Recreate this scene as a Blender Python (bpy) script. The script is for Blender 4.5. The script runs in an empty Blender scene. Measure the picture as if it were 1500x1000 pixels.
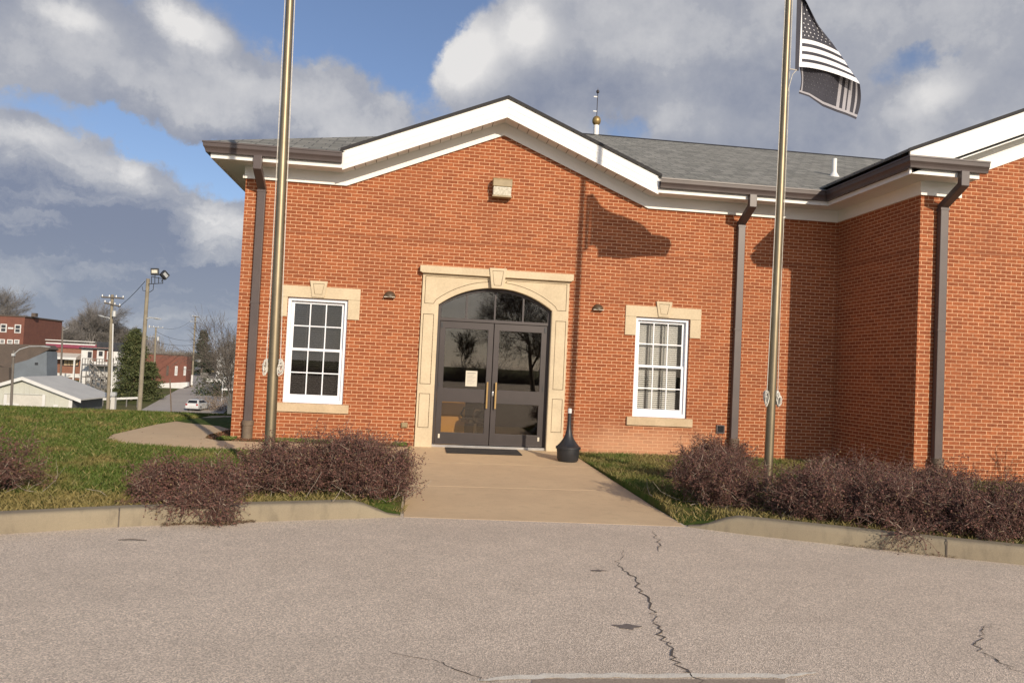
import bpy, bmesh, math, random
import numpy as np
from mathutils import Vector, Matrix
from mathutils.geometry import tessellate_polygon
random.seed(7); RNG = np.random.default_rng(11)
SC = bpy.context.scene
COL = SC.collection
R_ = math.radians

# ------------------------------------------------------------------ camera
F_PX = 1116.27
CAM = Vector((-1.4855, -14.9036, 1.5245))
AXR = Vector((0.99113536, -0.12414181, 0.04732354)); AXU = Vector((-0.0514422, -0.03018237, 0.99821978)); AXF = Vector((0.12249247, 0.99180534, 0.03630094))
cd = bpy.data.cameras.new('camera'); co = bpy.data.objects.new('camera', cd); COL.objects.link(co)
cd.sensor_width = 36; cd.lens = 36*F_PX/1500; cd.clip_end = 6000; cd.clip_start = .05
M = Matrix.Identity(4)
for i in range(3):
    M[i][0] = AXR[i]; M[i][1] = AXU[i]; M[i][2] = -AXF[i]; M[i][3] = CAM[i]
co.matrix_world = M
SC.camera = co
def ray(px, py): return AXF + AXR*((px-750)/F_PX) - AXU*((py-500)/F_PX)
def at(px, py, Y):                       # surveyed point of the photograph at world depth Y
    r = ray(px, py); return CAM + r*((Y-CAM.y)/r.y)
def atz(px, py, z):
    r = ray(px, py); return CAM + r*((z-CAM.z)/r.z)

# ------------------------------------------------------------------ materials
def nt(name):
    m = bpy.data.materials.new(name); m.use_nodes = True
    t = m.node_tree; b = t.nodes['Principled BSDF']
    return m, t, b
class NB:
    def __init__(s, t): s.t = t
    def n(s, typ, ins=None, **kw):
        d = s.t.nodes.new(typ)
        for k, v in kw.items(): setattr(d, k, v)
        for k, v in (ins or {}).items():
            if hasattr(v, 'is_output'): s.t.links.new(v, d.inputs[k])
            else: d.inputs[k].default_value = v
        return d
    def link(s, a, b): s.t.links.new(a, b)
    def math(s, op, a, b=0.0, c=0.0, clamp=False):
        d = s.t.nodes.new('ShaderNodeMath'); d.operation = op; d.use_clamp = clamp
        for i, v in enumerate((a, b, c)):
            if hasattr(v, 'is_output'): s.t.links.new(v, d.inputs[i])
            else: d.inputs[i].default_value = v
        return d.outputs[0]
    def mix(s, f, a, b, bt='MIX'):
        d = s.t.nodes.new('ShaderNodeMix'); d.data_type = 'RGBA'; d.blend_type = bt
        for k, v in ((0, f), (6, a), (7, b)):
            if hasattr(v, 'is_output'): s.t.links.new(v, d.inputs[k])
            else: d.inputs[k].default_value = v
        return d.outputs[2]
    def noise(s, vec, scale, detail=3, rough=.55, dist=0):
        return s.n('ShaderNodeTexNoise', {'Vector': vec, 'Scale': scale, 'Detail': detail, 'Roughness': rough, 'Distortion': dist})
    def ramp(s, f, p0, p1, smooth=True):
        d = s.n('ShaderNodeMapRange', {'Value': f, 'From Min': p0, 'From Max': p1}); d.interpolation_type = 'SMOOTHSTEP' if smooth else 'LINEAR'
        return d.outputs[0]
def c4(c): return (c[0], c[1], c[2], 1)
def pm(name, c1, c2=None, scale=4, rough=.7, bump=0, bscale=None, metal=0, detail=5, spec=.5, fine=0, coord='Object'):
    m, t, b = nt(name); g = NB(t)
    c2 = c2 or tuple(x*.8 for x in c1)
    tc = g.n('ShaderNodeTexCoord').outputs[coord]
    n = g.noise(tc, scale, detail)
    col = g.mix(g.ramp(n.outputs[0], .3, .7), c4(c1), c4(c2))
    if fine:
        n2 = g.noise(tc, scale*14, 3)
        col = g.mix(fine, col, g.mix(g.ramp(n2.outputs[0], .3, .7), c4(tuple(x*.55 for x in c1)), c4(tuple(min(1, x*1.4) for x in c1))))
    g.link(col, b.inputs['Base Color'])
    b.inputs['Roughness'].default_value = rough; b.inputs['Metallic'].default_value = metal; b.inputs['Specular IOR Level'].default_value = spec
    if bump:
        nb = g.noise(tc, bscale or scale*6, 4)
        bp = g.n('ShaderNodeBump', {'Strength': bump, 'Distance': .01, 'Height': nb.outputs[0]}); g.link(bp.outputs[0], b.inputs['Normal'])
    return m
def wall_uv(g):
    ge = g.n('ShaderNodeNewGeometry'); p = g.n('ShaderNodeSeparateXYZ', {0: ge.outputs['Position']}); nn = g.n('ShaderNodeSeparateXYZ', {0: ge.outputs['True Normal']})
    side = g.math('GREATER_THAN', g.math('ABSOLUTE', nn.outputs[0]), g.math('ABSOLUTE', nn.outputs[1]))
    u = g.math('ADD', g.math('MULTIPLY', p.outputs[0], g.math('SUBTRACT', 1, side)), g.math('MULTIPLY', p.outputs[1], side))
    return u, p.outputs[2], p, ge
def brick_mat(name, ca, cb, mortar, stain=True, bumps=.6, msize=.0066):
    m, t, b = nt(name); g = NB(t)
    u, v, p, ge = wall_uv(g)
    wob = g.noise(ge.outputs['Position'], 1.7, 2)
    wv = g.math('MULTIPLY', g.math('SUBTRACT', wob.outputs[0], .5), .008)
    vec = g.n('ShaderNodeCombineXYZ', {0: g.math('ADD', u, 100.13), 1: g.math('ADD', g.math('ADD', v, 50.004), wv)}).outputs[0]
    def bt(c1, c2, mo):
        return g.n('ShaderNodeTexBrick', {'Vector': vec, 'Color1': c1, 'Color2': c2, 'Mortar': mo, 'Scale': 1, 'Mortar Size': msize, 'Mortar Smooth': .25, 'Bias': 0, 'Brick Width': .2032, 'Row Height': .0677}, offset=.5, squash=1)
    k = bt((0, 0, 0, 1), (1, 1, 1, 1), (.5, .5, .5, 1))
    fac = k.outputs['Fac']
    br = g.mix(k.outputs['Color'], c4(ca), c4(cb))
    n1 = g.noise(ge.outputs['Position'], 26, 4); n2 = g.noise(ge.outputs['Position'], .8, 4)
    br = g.mix(g.ramp(n1.outputs[0], .35, .75), br, g.mix(1.0, br, (.72, .68, .66, 1), 'MULTIPLY'))
    mcol = g.mix(g.ramp(n1.outputs[0], .3, .7), c4(mortar), c4(tuple(x*.82 for x in mortar)))
    col = g.mix(fac, br, mcol)
    col = g.mix(g.math('MULTIPLY', g.ramp(n2.outputs[0], .42, .72), .28), col, (.24, .085, .04, 1))
    if stain:   # lime bloom low on the wall under the right window
        px, pz = p.outputs[0], p.outputs[2]
        nn = g.math('MULTIPLY', g.math('SUBTRACT', g.noise(ge.outputs['Position'], 1.6, 4).outputs[0], .5), 1.3)
        a = g.ramp(g.math('ABSOLUTE', g.math('ADD', g.math('SUBTRACT', px, 3.0), nn)), 1.9, .5)
        bz = g.ramp(g.math('ADD', pz, g.math('MULTIPLY', nn, .5)), .75, .05)
        col = g.mix(g.math('MULTIPLY', g.math('MULTIPLY', a, bz), .55), col, (.62, .36, .21, 1))
        # a course of slightly darker brick
        d1 = g.math('LESS_THAN', g.math('ABSOLUTE', g.math('SUBTRACT', pz, 3.96)), .034)
        col = g.mix(g.math('MULTIPLY', d1, .35), col, (.20, .065, .03, 1))
    g.link(col, b.inputs['Base Color']); b.inputs['Roughness'].default_value = .85; b.inputs['Specular IOR Level'].default_value = .25
    h = g.math('ADD', g.math('MULTIPLY', g.math('SUBTRACT', 1, fac), 1), g.math('MULTIPLY', n1.outputs[0], .35))
    bp = g.n('ShaderNodeBump', {'Strength': bumps, 'Distance': .006, 'Height': h}); g.link(bp.outputs[0], b.inputs['Normal'])
    return m
def shingle_mat():
    m, t, b = nt('grey asphalt shingles'); g = NB(t)
    ge = g.n('ShaderNodeNewGeometry'); p = g.n('ShaderNodeSeparateXYZ', {0: ge.outputs['Position']}); nn = g.n('ShaderNodeSeparateXYZ', {0: ge.outputs['True Normal']})
    side = g.math('GREATER_THAN', g.math('ABSOLUTE', nn.outputs[0]), g.math('ABSOLUTE', nn.outputs[1]))
    u = g.math('ADD', g.math('MULTIPLY', p.outputs[0], g.math('SUBTRACT', 1, side)), g.math('MULTIPLY', p.outputs[1], side))
    vec = g.n('ShaderNodeCombineXYZ', {0: g.math('ADD', u, 100), 1: g.math('MULTIPLY', p.outputs[2], 2.62)}).outputs[0]
    k = g.n('ShaderNodeTexBrick', {'Vector': vec, 'Color1': (0, 0, 0, 1), 'Color2': (1, 1, 1, 1), 'Mortar': (.2, .2, .2, 1), 'Scale': 1, 'Mortar Size': .014, 'Mortar Smooth': .4, 'Brick Width': .32, 'Row Height': .20}, offset=.37)
    k.offset_frequency = 3
    col = g.mix(k.outputs['Color'], (.19, .188, .162, 1), (.335, .325, .285, 1))
    n1 = g.noise(ge.outputs['Position'], 40, 3); n2 = g.noise(ge.outputs['Position'], 1.1, 4)
    col = g.mix(g.ramp(n1.outputs[0], .3, .7), col, g.mix(1, col, (.7, .7, .7, 1), 'MULTIPLY'))
    col = g.mix(g.math('MULTIPLY', g.ramp(n2.outputs[0], .4, .7), .4), col, (.19, .185, .155, 1))
    col = g.mix(k.outputs['Fac'], col, (.08, .08, .075, 1))
    g.link(col, b.inputs['Base Color']); b.inputs['Roughness'].default_value = .9
    fr = g.math('FRACT', g.math('DIVIDE', g.math('MULTIPLY', p.outputs[2], 2.62), .20))
    h = g.math('ADD', g.math('SUBTRACT', 1, fr), g.math('MULTIPLY', n1.outputs[0], .3))
    bp = g.n('ShaderNodeBump', {'Strength': .7, 'Distance': .01, 'Height': h}); g.link(bp.outputs[0], b.inputs['Normal'])
    return m
def asphalt_mat(name, c1, c2, speck=.75):
    m, t, b = nt(name); g = NB(t)
    ge = g.n('ShaderNodeNewGeometry').outputs['Position']
    big = g.noise(ge, .35, 4); mid = g.noise(ge, 3.2, 5, .6)
    col = g.mix(g.ramp(big.outputs[0], .3, .7), c4(c1), c4(c2))
    col = g.mix(g.math('MULTIPLY', g.ramp(mid.outputs[0], .35, .75), .35), col, c4(tuple(x*.72 for x in c1)))
    v = g.n('ShaderNodeTexVoronoi', {'Vector': ge, 'Scale': 130, 'Randomness': 1})
    sv = g.n('ShaderNodeSeparateColor', {0: v.outputs['Color']})
    col = g.mix(speck, col, g.mix(1, col, g.mix(g.math('POWER', sv.outputs[0], 1.3), (.52, .515, .505, 1), (1.42, 1.42, 1.4, 1)), 'MULTIPLY'))
    fine = g.noise(ge, 120, 2)
    col = g.mix(g.math('MULTIPLY', g.ramp(fine.outputs[0], .55, .72), .55), col, (.06, .055, .05, 1))
    wear = g.noise(g.n('ShaderNodeMapping', {'Vector': ge, 'Scale': (.25, 1.2, 1), 'Rotation': (0, 0, .12)}).outputs[0], .9, 4)
    col = g.mix(g.math('MULTIPLY', g.ramp(wear.outputs[0], .45, .7), .22), col, c4(tuple(x*.62 for x in c1)))
    g.link(col, b.inputs['Base Color']); b.inputs['Roughness'].default_value = .88; b.inputs['Specular IOR Level'].default_value = .3
    h = g.math('ADD', v.outputs['Distance'], g.math('MULTIPLY', fine.outputs[0], .6))
    bp = g.n('ShaderNodeBump', {'Strength': .55, 'Distance': .006, 'Height': h}); g.link(bp.outputs[0], b.inputs['Normal'])
    return m
def concrete_mat(name, c1, c2, dirt):
    m, t, b = nt(name); g = NB(t)
    ge = g.n('ShaderNodeNewGeometry').outputs['Position']
    st = g.n('ShaderNodeMapping', {'Vector': ge, 'Scale': (1, 1, .35)}).outputs[0]
    a = g.noise(st, 1.3, 6, .6); d = g.noise(st, 7, 5, .65); f = g.noise(ge, 120, 2)
    col = g.mix(g.ramp(a.outputs[0], .3, .7), c4(c1), c4(c2))
    col = g.mix(g.math('MULTIPLY', g.ramp(d.outputs[0], .48, .75), .5), col, c4(dirt))
    col = g.mix(g.math('MULTIPLY', g.ramp(f.outputs[0], .3, .7), .3), col, g.mix(1, col, (.6, .6, .6, 1), 'MULTIPLY'))
    g.link(col, b.inputs['Base Color']); b.inputs['Roughness'].default_value = .85; b.inputs['Specular IOR Level'].default_value = .3
    bp = g.n('ShaderNodeBump', {'Strength': .35, 'Distance': .004, 'Height': g.math('ADD', f.outputs[0], d.outputs[0])}); g.link(bp.outputs[0], b.inputs['Normal'])
    return m
def ground_mat():
    m, t, b = nt('lawn soil and turf'); g = NB(t)
    ge = g.n('ShaderNodeNewGeometry').outputs['Position']
    p = g.n('ShaderNodeSeparateXYZ', {0: ge})
    a = g.noise(ge, .9, 5, .6); d = g.noise(ge, 9, 5, .65); far = g.noise(ge, .05, 5, .6)
    green = g.mix(g.ramp(d.outputs[0], .3, .7), (.045, .085, .014, 1), (.10, .13, .028, 1))
    dry = g.mix(g.ramp(d.outputs[0], .3, .7), (.17, .125, .05, 1), (.11, .085, .04, 1))
    col = g.mix(g.ramp(a.outputs[0], .45, .68), green, dry)
    fcol = g.mix(g.ramp(far.outputs[0], .4, .62), (.09, .105, .035, 1), (.15, .125, .07, 1))
    col = g.mix(g.ramp(p.outputs[1], 14, 40), col, fcol)
    g.link(col, b.inputs['Base Color']); b.inputs['Roughness'].default_value = 1; b.inputs['Specular IOR Level'].default_value = .1
    bp = g.n('ShaderNodeBump', {'Strength': .8, 'Distance': .03, 'Height': d.outputs[0]}); g.link(bp.outputs[0], b.inputs['Normal'])
    return m
def grass_mat():
    m, t, b = nt('grass blades'); g = NB(t)
    ge = g.n('ShaderNodeNewGeometry').outputs['Position']
    p = g.n('ShaderNodeSeparateXYZ', {0: ge})
    a = g.noise(ge, .9, 5, .6); r = g.n('ShaderNodeNewGeometry').outputs['Random Per Island']
    green = g.mix(r, (.060, .10, .016, 1), (.118, .152, .030, 1))
    dry = g.mix(r, (.26, .20, .075, 1), (.16, .14, .045, 1))
    edge = g.math('MULTIPLY', g.ramp(p.outputs[1], -4.6, -6.6), .22)
    col = g.mix(g.ramp(g.math('ADD', g.math('ADD', a.outputs[0], edge), g.math('MULTIPLY', g.math('GREATER_THAN', p.outputs[0], 0), .09)), .50, .68), green, dry)
    col = g.mix(g.math('MULTIPLY', g.math('GREATER_THAN', r, .86), .8), col, (.27, .22, .09, 1))
    g.link(col, b.inputs['Base Color']); b.inputs['Roughness'].default_value = .6; b.inputs['Specular IOR Level'].default_value = .25
    return m
def twig_mat(name, c1, c2, c3):
    m, t, b = nt(name); g = NB(t)
    r = g.n('ShaderNodeNewGeometry').outputs['Random Per Island']
    col = g.mix(g.ramp(r, .0, .8, False), c4(c1), c4(c2))
    col = g.mix(g.math('GREATER_THAN', r, .9), col, c4(c3))
    g.link(col, b.inputs['Base Color']); b.inputs['Roughness'].default_value = .8; b.inputs['Specular IOR Level'].default_value = .25
    return m
def glass_mat(name, tint, ior=1.52, refl=1.0, bumpy=.0):
    m = bpy.data.materials.new(name); m.use_nodes = True; t = m.node_tree; t.nodes.clear(); g = NB(t)
    o = g.n('ShaderNodeOutputMaterial'); tr = g.n('ShaderNodeBsdfTransparent', {0: c4(tint)}); gl = g.n('ShaderNodeBsdfGlossy', {'Color': (1, .97, .92, 1), 'Roughness': .003})
    fr = g.n('ShaderNodeFresnel', {'IOR': ior})
    if bumpy:
        tc = g.n('ShaderNodeTexCoord').outputs['Object']; nz = g.noise(tc, 1.3, 2)
        bp = g.n('ShaderNodeBump', {'Strength': bumpy, 'Distance': .01, 'Height': nz.outputs[0]}); g.link(bp.outputs[0], gl.inputs['Normal'])
    mx = g.n('ShaderNodeMixShader', {0: g.math('MULTIPLY', fr.outputs[0], refl, clamp=True)})
    g.link(tr.outputs[0], mx.inputs[1]); g.link(gl.outputs[0], mx.inputs[2]); g.link(mx.outputs[0], o.inputs[0])
    return m
MT = {}
MT['brick'] = brick_mat('red face brick with tan mortar', (.385, .12, .045), (.265, .077, .030), (.70, .41, .235))
MT['oldbrick'] = pm('weathered dark brick', (.185, .075, .052), (.14, .058, .043), 1.2, .9, fine=.4)
MT['orangebrick'] = pm('orange brick', (.23, .11, .072), (.19, .09, .06), 1.2, .9, fine=.4)
MT['shingle'] = shingle_mat()
MT['shingle_edge'] = pm('dark shingle edge', (.035, .034, .036), None, 20, .9)
MT['stone'] = pm('cream limestone', (.61, .50, .335), (.53, .43, .285), 2.2, .8, .25, 60, fine=.1)
MT['stone_sill'] = pm('tan limestone', (.56, .43, .275), (.47, .355, .22), 2.2, .8, .25, 60, fine=.12)
MT['white'] = pm('white painted trim', (.80, .79, .75), (.74, .73, .69), 1.5, .55, fine=.04)
MT['cream'] = pm('cream painted frieze', (.84, .83, .77), (.80, .79, .73), 1.5, .6)
MT['soffit'] = pm('white vinyl soffit', (.80, .80, .77), (.76, .76, .73), 1.5, .6)
MT['vinyl'] = pm('white vinyl window frame', (.82, .83, .86), (.78, .79, .82), 2, .35)
MT['bronze'] = pm('brown painted aluminium', (.088, .066, .060), (.074, .056, .052), 3, .42, spec=.5, fine=.05)
MT['doorframe'] = pm('dark bronze anodised aluminium', (.040, .030, .028), (.033, .025, .023), 3, .42, metal=.25, spec=.6)
MT['brass'] = pm('dull brass', (.42, .28, .12), (.34, .22, .09), 6, .35, metal=.9)
MT['polemetal'] = pm('satin bronze flagpole', (.265, .22, .145), (.215, .175, .115), 2.5, .46, metal=.85, fine=.06)
MT['rope'] = pm('white halyard rope', (.66, .63, .56), (.5, .47, .4), 40, .9)
MT['castiron'] = pm('rusty cast iron', (.17, .125, .085), (.12, .085, .06), 7, .75, .3)
MT['black'] = pm('black plastic', (.018, .019, .022), (.026, .027, .03), 5, .45)
MT['mat'] = pm('black rubber mat', (.022, .02, .019), (.035, .03, .028), 9, .9, .6, 150)
MT['sconce'] = pm('bronze light fixture', (.10, .065, .035), (.075, .05, .03), 8, .5)
MT['lamptan'] = pm('tan floodlight casing', (.33, .25, .13), (.27, .2, .1), 6, .5)
MT['lens'] = pm('dusty prismatic lens', (.72, .68, .56), (.5, .46, .36), 25, .25, .5, 120)
MT['paper'] = pm('aged paper', (.62, .56, .45), (.57, .52, .42), 5, .8)
MT['ink'] = pm('grey print', (.25, .24, .22), None, 5, .8)
MT['tanwall'] = pm('tan painted wall', (.62, .40, .15), (.58, .37, .13), 1.2, .8)
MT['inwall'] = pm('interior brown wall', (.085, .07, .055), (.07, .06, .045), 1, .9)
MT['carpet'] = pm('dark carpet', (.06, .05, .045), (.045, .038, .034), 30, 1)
MT['chairblack'] = pm('black leather', (.03, .028, .027), (.02, .019, .018), 8, .45)
MT['chrome'] = pm('steel', (.6, .6, .6), (.5, .5, .5), 5, .3, metal=.9)
MT['blind_shaded'] = pm('blind slats darkened as shade', (.16, .135, .115), (.13, .11, .09), 2, .6)  # left window's indoor shade put into the slat colour
MT['blind_white'] = pm('white blind slats', (.85, .84, .78), (.8, .79, .73), 2, .5)
MT['blind_tape'] = pm('dark blind tape', (.05, .045, .04), None, 5, .8)
MT['doorglass'] = glass_mat('bronze tinted door glass', (.86, .80, .71), 1.6, 1.5, .002)
MT['winglass'] = glass_mat('window glass', (.62, .62, .63), 1.5, 1.6, .02)
MT['winglass_clear'] = glass_mat('clear window glass', (.92, .92, .92), 1.45, .8, .02)
MT['asphalt'] = asphalt_mat('worn grey asphalt', (.70, .585, .465), (.74, .62, .495))
MT['street'] = pm('old pale street surface', (.40, .36, .32), (.34, .305, .27), .3, .9, fine=.15)
MT['crack'] = pm('dark open crack', (.085, .07, .058), (.12, .10, .082), 20, 1)
MT['concrete_walk'] = concrete_mat('tan concrete walk', (.69, .515, .315), (.63, .465, .285), (.52, .385, .24))
MT['concrete_kerb'] = concrete_mat('stained concrete kerb', (.285, .24, .165), (.24, .20, .14), (.13, .11, .08))
MT['ground'] = ground_mat()
MT['grass'] = grass_mat()
MT['palestrip'] = pm('pale broken concrete edge', (.80, .73, .61), (.66, .59, .49), 16, .9, .4, 80, fine=.3)
MT['mulch'] = twig_mat('red brown mulch chips', (.15, .06, .035), (.24, .11, .06), (.3, .2, .12))
MT['litter'] = twig_mat('dry leaf litter', (.13, .085, .05), (.2, .14, .085), (.06, .04, .03))
MT['barberry'] = twig_mat('purple brown barberry twigs', (.105, .060, .048), (.175, .108, .088), (.42, .34, .26))
MT['palestem'] = twig_mat('pale grey dead stems', (.30, .25, .20), (.42, .36, .29), (.2, .16, .13))
MT['barberry_bud'] = twig_mat('barberry buds', (.11, .052, .042), (.165, .08, .064), (.17, .12, .06))
MT['bark'] = twig_mat('grey bark', (.105, .088, .075), (.14, .12, .10), (.17, .15, .12))
MT['farwood'] = twig_mat('far bare twigs', (.19, .175, .165), (.24, .225, .21), (.27, .255, .24))
MT['fir'] = twig_mat('dark green needles', (.05, .065, .024), (.105, .12, .048), (.15, .14, .06))
MT['fir2'] = twig_mat('blue green needles', (.022, .036, .022), (.045, .06, .035), (.06, .075, .04))
MT['greenbush'] = twig_mat('dark green bush', (.03, .05, .02), (.06, .08, .03), (.09, .08, .04))
MT['pinkbush'] = twig_mat('dry brown bush', (.19, .14, .10), (.25, .19, .14), (.3, .24, .17))
MT['polewood'] = pm('weathered utility pole wood', (.27, .235, .17), (.2, .17, .125), 3, .9, fine=.3)
MT['polewood_dark'] = pm('grey old pole wood', (.16, .14, .12), (.12, .105, .09), 3, .9, fine=.3)
MT['galv'] = pm('galvanised metal', (.55, .56, .55), (.45, .46, .45), 4, .45, metal=.3)
MT['wire'] = pm('black cable', (.03, .03, .03), None, 4, .7)
MT['barn'] = pm('pale green metal siding', (.50, .505, .44), (.46, .465, .41), .8, .5, fine=.05)
MT['barnroof'] = pm('grey metal roof', (.56, .54, .48), (.49, .475, .425), .7, .5, fine=.12)
MT['slate'] = pm('blue grey siding', (.155, .18, .205), (.13, .15, .17), .8, .8)
MT['brownroof'] = pm('brown roof', (.11, .085, .07), (.085, .068, .056), 1, .9, fine=.2)
MT['crimson'] = pm('crimson fascia', (.24, .04, .075), (.2, .035, .065), 1, .6)
MT['bwhite'] = pm('chalky white paint', (.66, .66, .64), (.58, .58, .56), 1, .7)
MT['bgrey'] = pm('weathered grey timber', (.2, .19, .175), (.15, .14, .13), 2, .9)
MT['bdark'] = pm('dark window', (.03, .032, .035), (.05, .05, .055), 2, .25)
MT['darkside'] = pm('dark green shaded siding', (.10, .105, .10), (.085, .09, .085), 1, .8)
MT['yellow'] = pm('yellow ochre panel', (.42, .32, .10), None, 2, .8)
MT['carpaint'] = pm('silver white car paint', (.62, .63, .63), (.58, .59, .59), 1, .25, spec=.7)
MT['cardark'] = pm('dark car glass', (.02, .022, .025), None, 2, .1)
MT['tyre'] = pm('tyre rubber', (.02, .02, .02), None, 6, .9)
MT['redlamp'] = pm('red tail lamp', (.35, .02, .02), None, 6, .3)
MT['flagdark'] = pm('charcoal flag cloth', (.030, .029, .040), (.036, .035, .047), 6, .7)
MT['flagwhite'] = pm('white flag cloth', (.80, .80, .80), (.76, .76, .77), 6, .7)
MT['flagwhite_shaded'] = pm('white flag cloth darkened as shade', (.36, .35, .37), (.33, .32, .34), 6, .8)  # shade of the lower flap put into its cloth colour
MT['flagstar_shaded'] = pm('flag stars darkened as shade', (.13, .13, .15), None, 6, .8)  # flap shade put into the star colour too
MT['gold'] = pm('gilded ball', (.36, .25, .10), (.29, .20, .08), 8, .45, metal=.6)
MT['dandelion'] = pm('yellow dandelion', (.75, .52, .02), None, 8, .7)
MT['soil'] = pm('dark soil', (.10, .07, .045), (.075, .052, .035), 9, 1, .8, 60)

# ------------------------------------------------------------------ mesh builder
class MB:
    def __init__(s): s.v = []; s.f = []; s.m = []; s.cm = 0
    def face(s, idx): s.f.append(tuple(idx)); s.m.append(s.cm)
    def poly(s, pts):
        b = len(s.v); s.v += [tuple(p) for p in pts]; s.face(range(b, b+len(pts)))
    def box(s, x0, x1, y0, y1, z0, z1):
        b = len(s.v)
        s.v += [(x, y, z) for z in (z0, z1) for y in (y0, y1) for x in (x0, x1)]
        for q in ((0, 2, 3, 1), (4, 5, 7, 6), (0, 1, 5, 4), (2, 6, 7, 3), (0, 4, 6, 2), (1, 3, 7, 5)): s.face([b+i for i in q])
    def prism(s, loop, y0, y1, holes=(), axis='y'):
        """polygon in (a,b) -> extruded along axis; y: (x,z) at y; x: (y,z) at x; z: (x,y) at z"""
        def P(p, d):
            return (p[0], d, p[1]) if axis == 'y' else ((d, p[0], p[1]) if axis == 'x' else (p[0], p[1], d))
        loops = [list(loop)]+[list(h) for h in holes]
        flat = [p for l in loops for p in l]
        tris = tessellate_polygon([[Vector((p[0], p[1], 0)) for p in l] for l in loops])
        b = len(s.v); n = len(flat)
        s.v += [P(p, y0) for p in flat]+[P(p, y1) for p in flat]
        for t in tris:
            s.face([b+i for i in t]); s.face([b+n+i for i in reversed(t)])
        o = 0
        for l in loops:
            k = len(l)
            for i in range(k):
                j = (i+1) % k; s.face([b+o+i, b+o+j, b+n+o+j, b+n+o+i])
            o += k
    def tube(s, path, r, n=10, cap=True, flat=1.0):
        path = [Vector(p) for p in path]
        rr = r if isinstance(r, (list, tuple)) else [r]*len(path)
        b = len(s.v); up = None
        for i, p in enumerate(path):
            d = (path[min(i+1, len(path)-1)]-path[max(i-1, 0)]).normalized()
            if up is None: up = Vector((0, 0, 1)) if abs(d.z) < .9 else Vector((0, 1, 0))
            a = d.cross(up).normalized(); up = a.cross(d).normalized()
            for k in range(n):
                t = 2*math.pi*k/n; s.v.append(tuple(p+a*math.cos(t)*rr[i]+up*math.sin(t)*rr[i]*flat))
        for i in range(len(path)-1):
            for k in range(n):
                j = (k+1) % n; s.face([b+i*n+k, b+i*n+j, b+(i+1)*n+j, b+(i+1)*n+k])
        if cap: s.face([b+k for k in reversed(range(n))]); s.face([b+(len(path)-1)*n+k for k in range(n)])
    def lathe(s, prof, c=(0, 0, 0), n=24, a0=0, a1=2*math.pi):
        b = len(s.v); full = abs(a1-a0-2*math.pi) < 1e-6; m = n if full else n+1
        for r, z in prof:
            for k in range(m):
                t = a0+(a1-a0)*k/n; s.v.append((c[0]+r*math.cos(t), c[1]+r*math.sin(t), c[2]+z))
        for i in range(len(prof)-1):
            for k in range(n):
                j = (k+1) % m; s.face([b+i*m+k, b+i*m+j, b+(i+1)*m+j, b+(i+1)*m+k])
        s.face([b+k for k in reversed(range(m))]); s.face([b+(len(prof)-1)*m+k for k in range(m)])
    def rectbar(s, path, w, d):
        """rectangular pipe whose path lies in the y-z plane; w along x"""
        b = len(s.v); path = [Vector(p) for p in path]; n = len(path)
        for i, p in enumerate(path):
            d0 = (path[i]-path[max(i-1, 0)]); d1 = (path[min(i+1, n-1)]-path[i])
            t = ((d0.normalized() if d0.length else Vector())+(d1.normalized() if d1.length else Vector())).normalized()
            k = Vector((0, -t.z, t.y)); k = k/max(.5, abs(k.dot(Vector((0, -(d1 if d1.length else d0).normalized().z, (d1 if d1.length else d0).normalized().y)))))
            for sx, sk in ((-1, -1), (1, -1), (1, 1), (-1, 1)): s.v.append(tuple(p+Vector((sx*w/2, 0, 0))+k*sk*d/2))
        for i in range(n-1):
            for q in range(4):
                j = (q+1) % 4; s.face([b+i*4+q, b+i*4+j, b+(i+1)*4+j, b+(i+1)*4+q])
        s.face([b+3, b+2, b+1, b]); s.face([b+(n-1)*4+q for q in range(4)])
    def build(s, name, mat, parent=None, smooth=False, bevel=0, loc=None):
        me = bpy.data.meshes.new(name); me.from_pydata(s.v, [], s.f)
        mats = mat if isinstance(mat, (list, tuple)) else [mat]
        for m in mats: me.materials.append(MT[m] if isinstance(m, str) else m)
        bm = bmesh.new(); bm.from_mesh(me)
        for i, f in enumerate(bm.faces): f.material_index = s.m[i] if len(mats) > 1 else 0; f.smooth = smooth
        bmesh.ops.recalc_face_normals(bm, faces=bm.faces[:])
        bm.to_mesh(me); bm.free()
        o = bpy.data.objects.new(name, me); COL.objects.link(o)
        if loc is not None: o.location = loc
        if parent: o.parent = parent
        if bevel:
            md = o.modifiers.new('bevel', 'BEVEL'); md.width = bevel; md.segments = 2; md.limit_method = 'ANGLE'; md.angle_limit = R_(40)
        if smooth:
            me.shade_smooth() if False else None
            md = o.modifiers.new('edges', 'EDGE_SPLIT'); md.split_angle = R_(38)
        return o
def np_mesh(name, V, Fq, mat, parent=None, tri=False, mats=None, midx=None):
    k = 3 if tri else 4
    me = bpy.data.meshes.new(name)
    V = np.ascontiguousarray(V, dtype=np.float32); Fq = np.ascontiguousarray(Fq, dtype=np.int32)
    me.vertices.add(len(V)); me.vertices.foreach_set('co', V.ravel())
    me.loops.add(Fq.size); me.loops.foreach_set('vertex_index', Fq.ravel())
    me.polygons.add(len(Fq)); me.polygons.foreach_set('loop_start', np.arange(0, Fq.size, k, dtype=np.int32))
    me.materials.append(MT[mat])
    me.update(calc_edges=True); me.validate()
    o = bpy.data.objects.new(name, me); COL.objects.link(o)
    if parent: o.parent = parent
    return o
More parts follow.
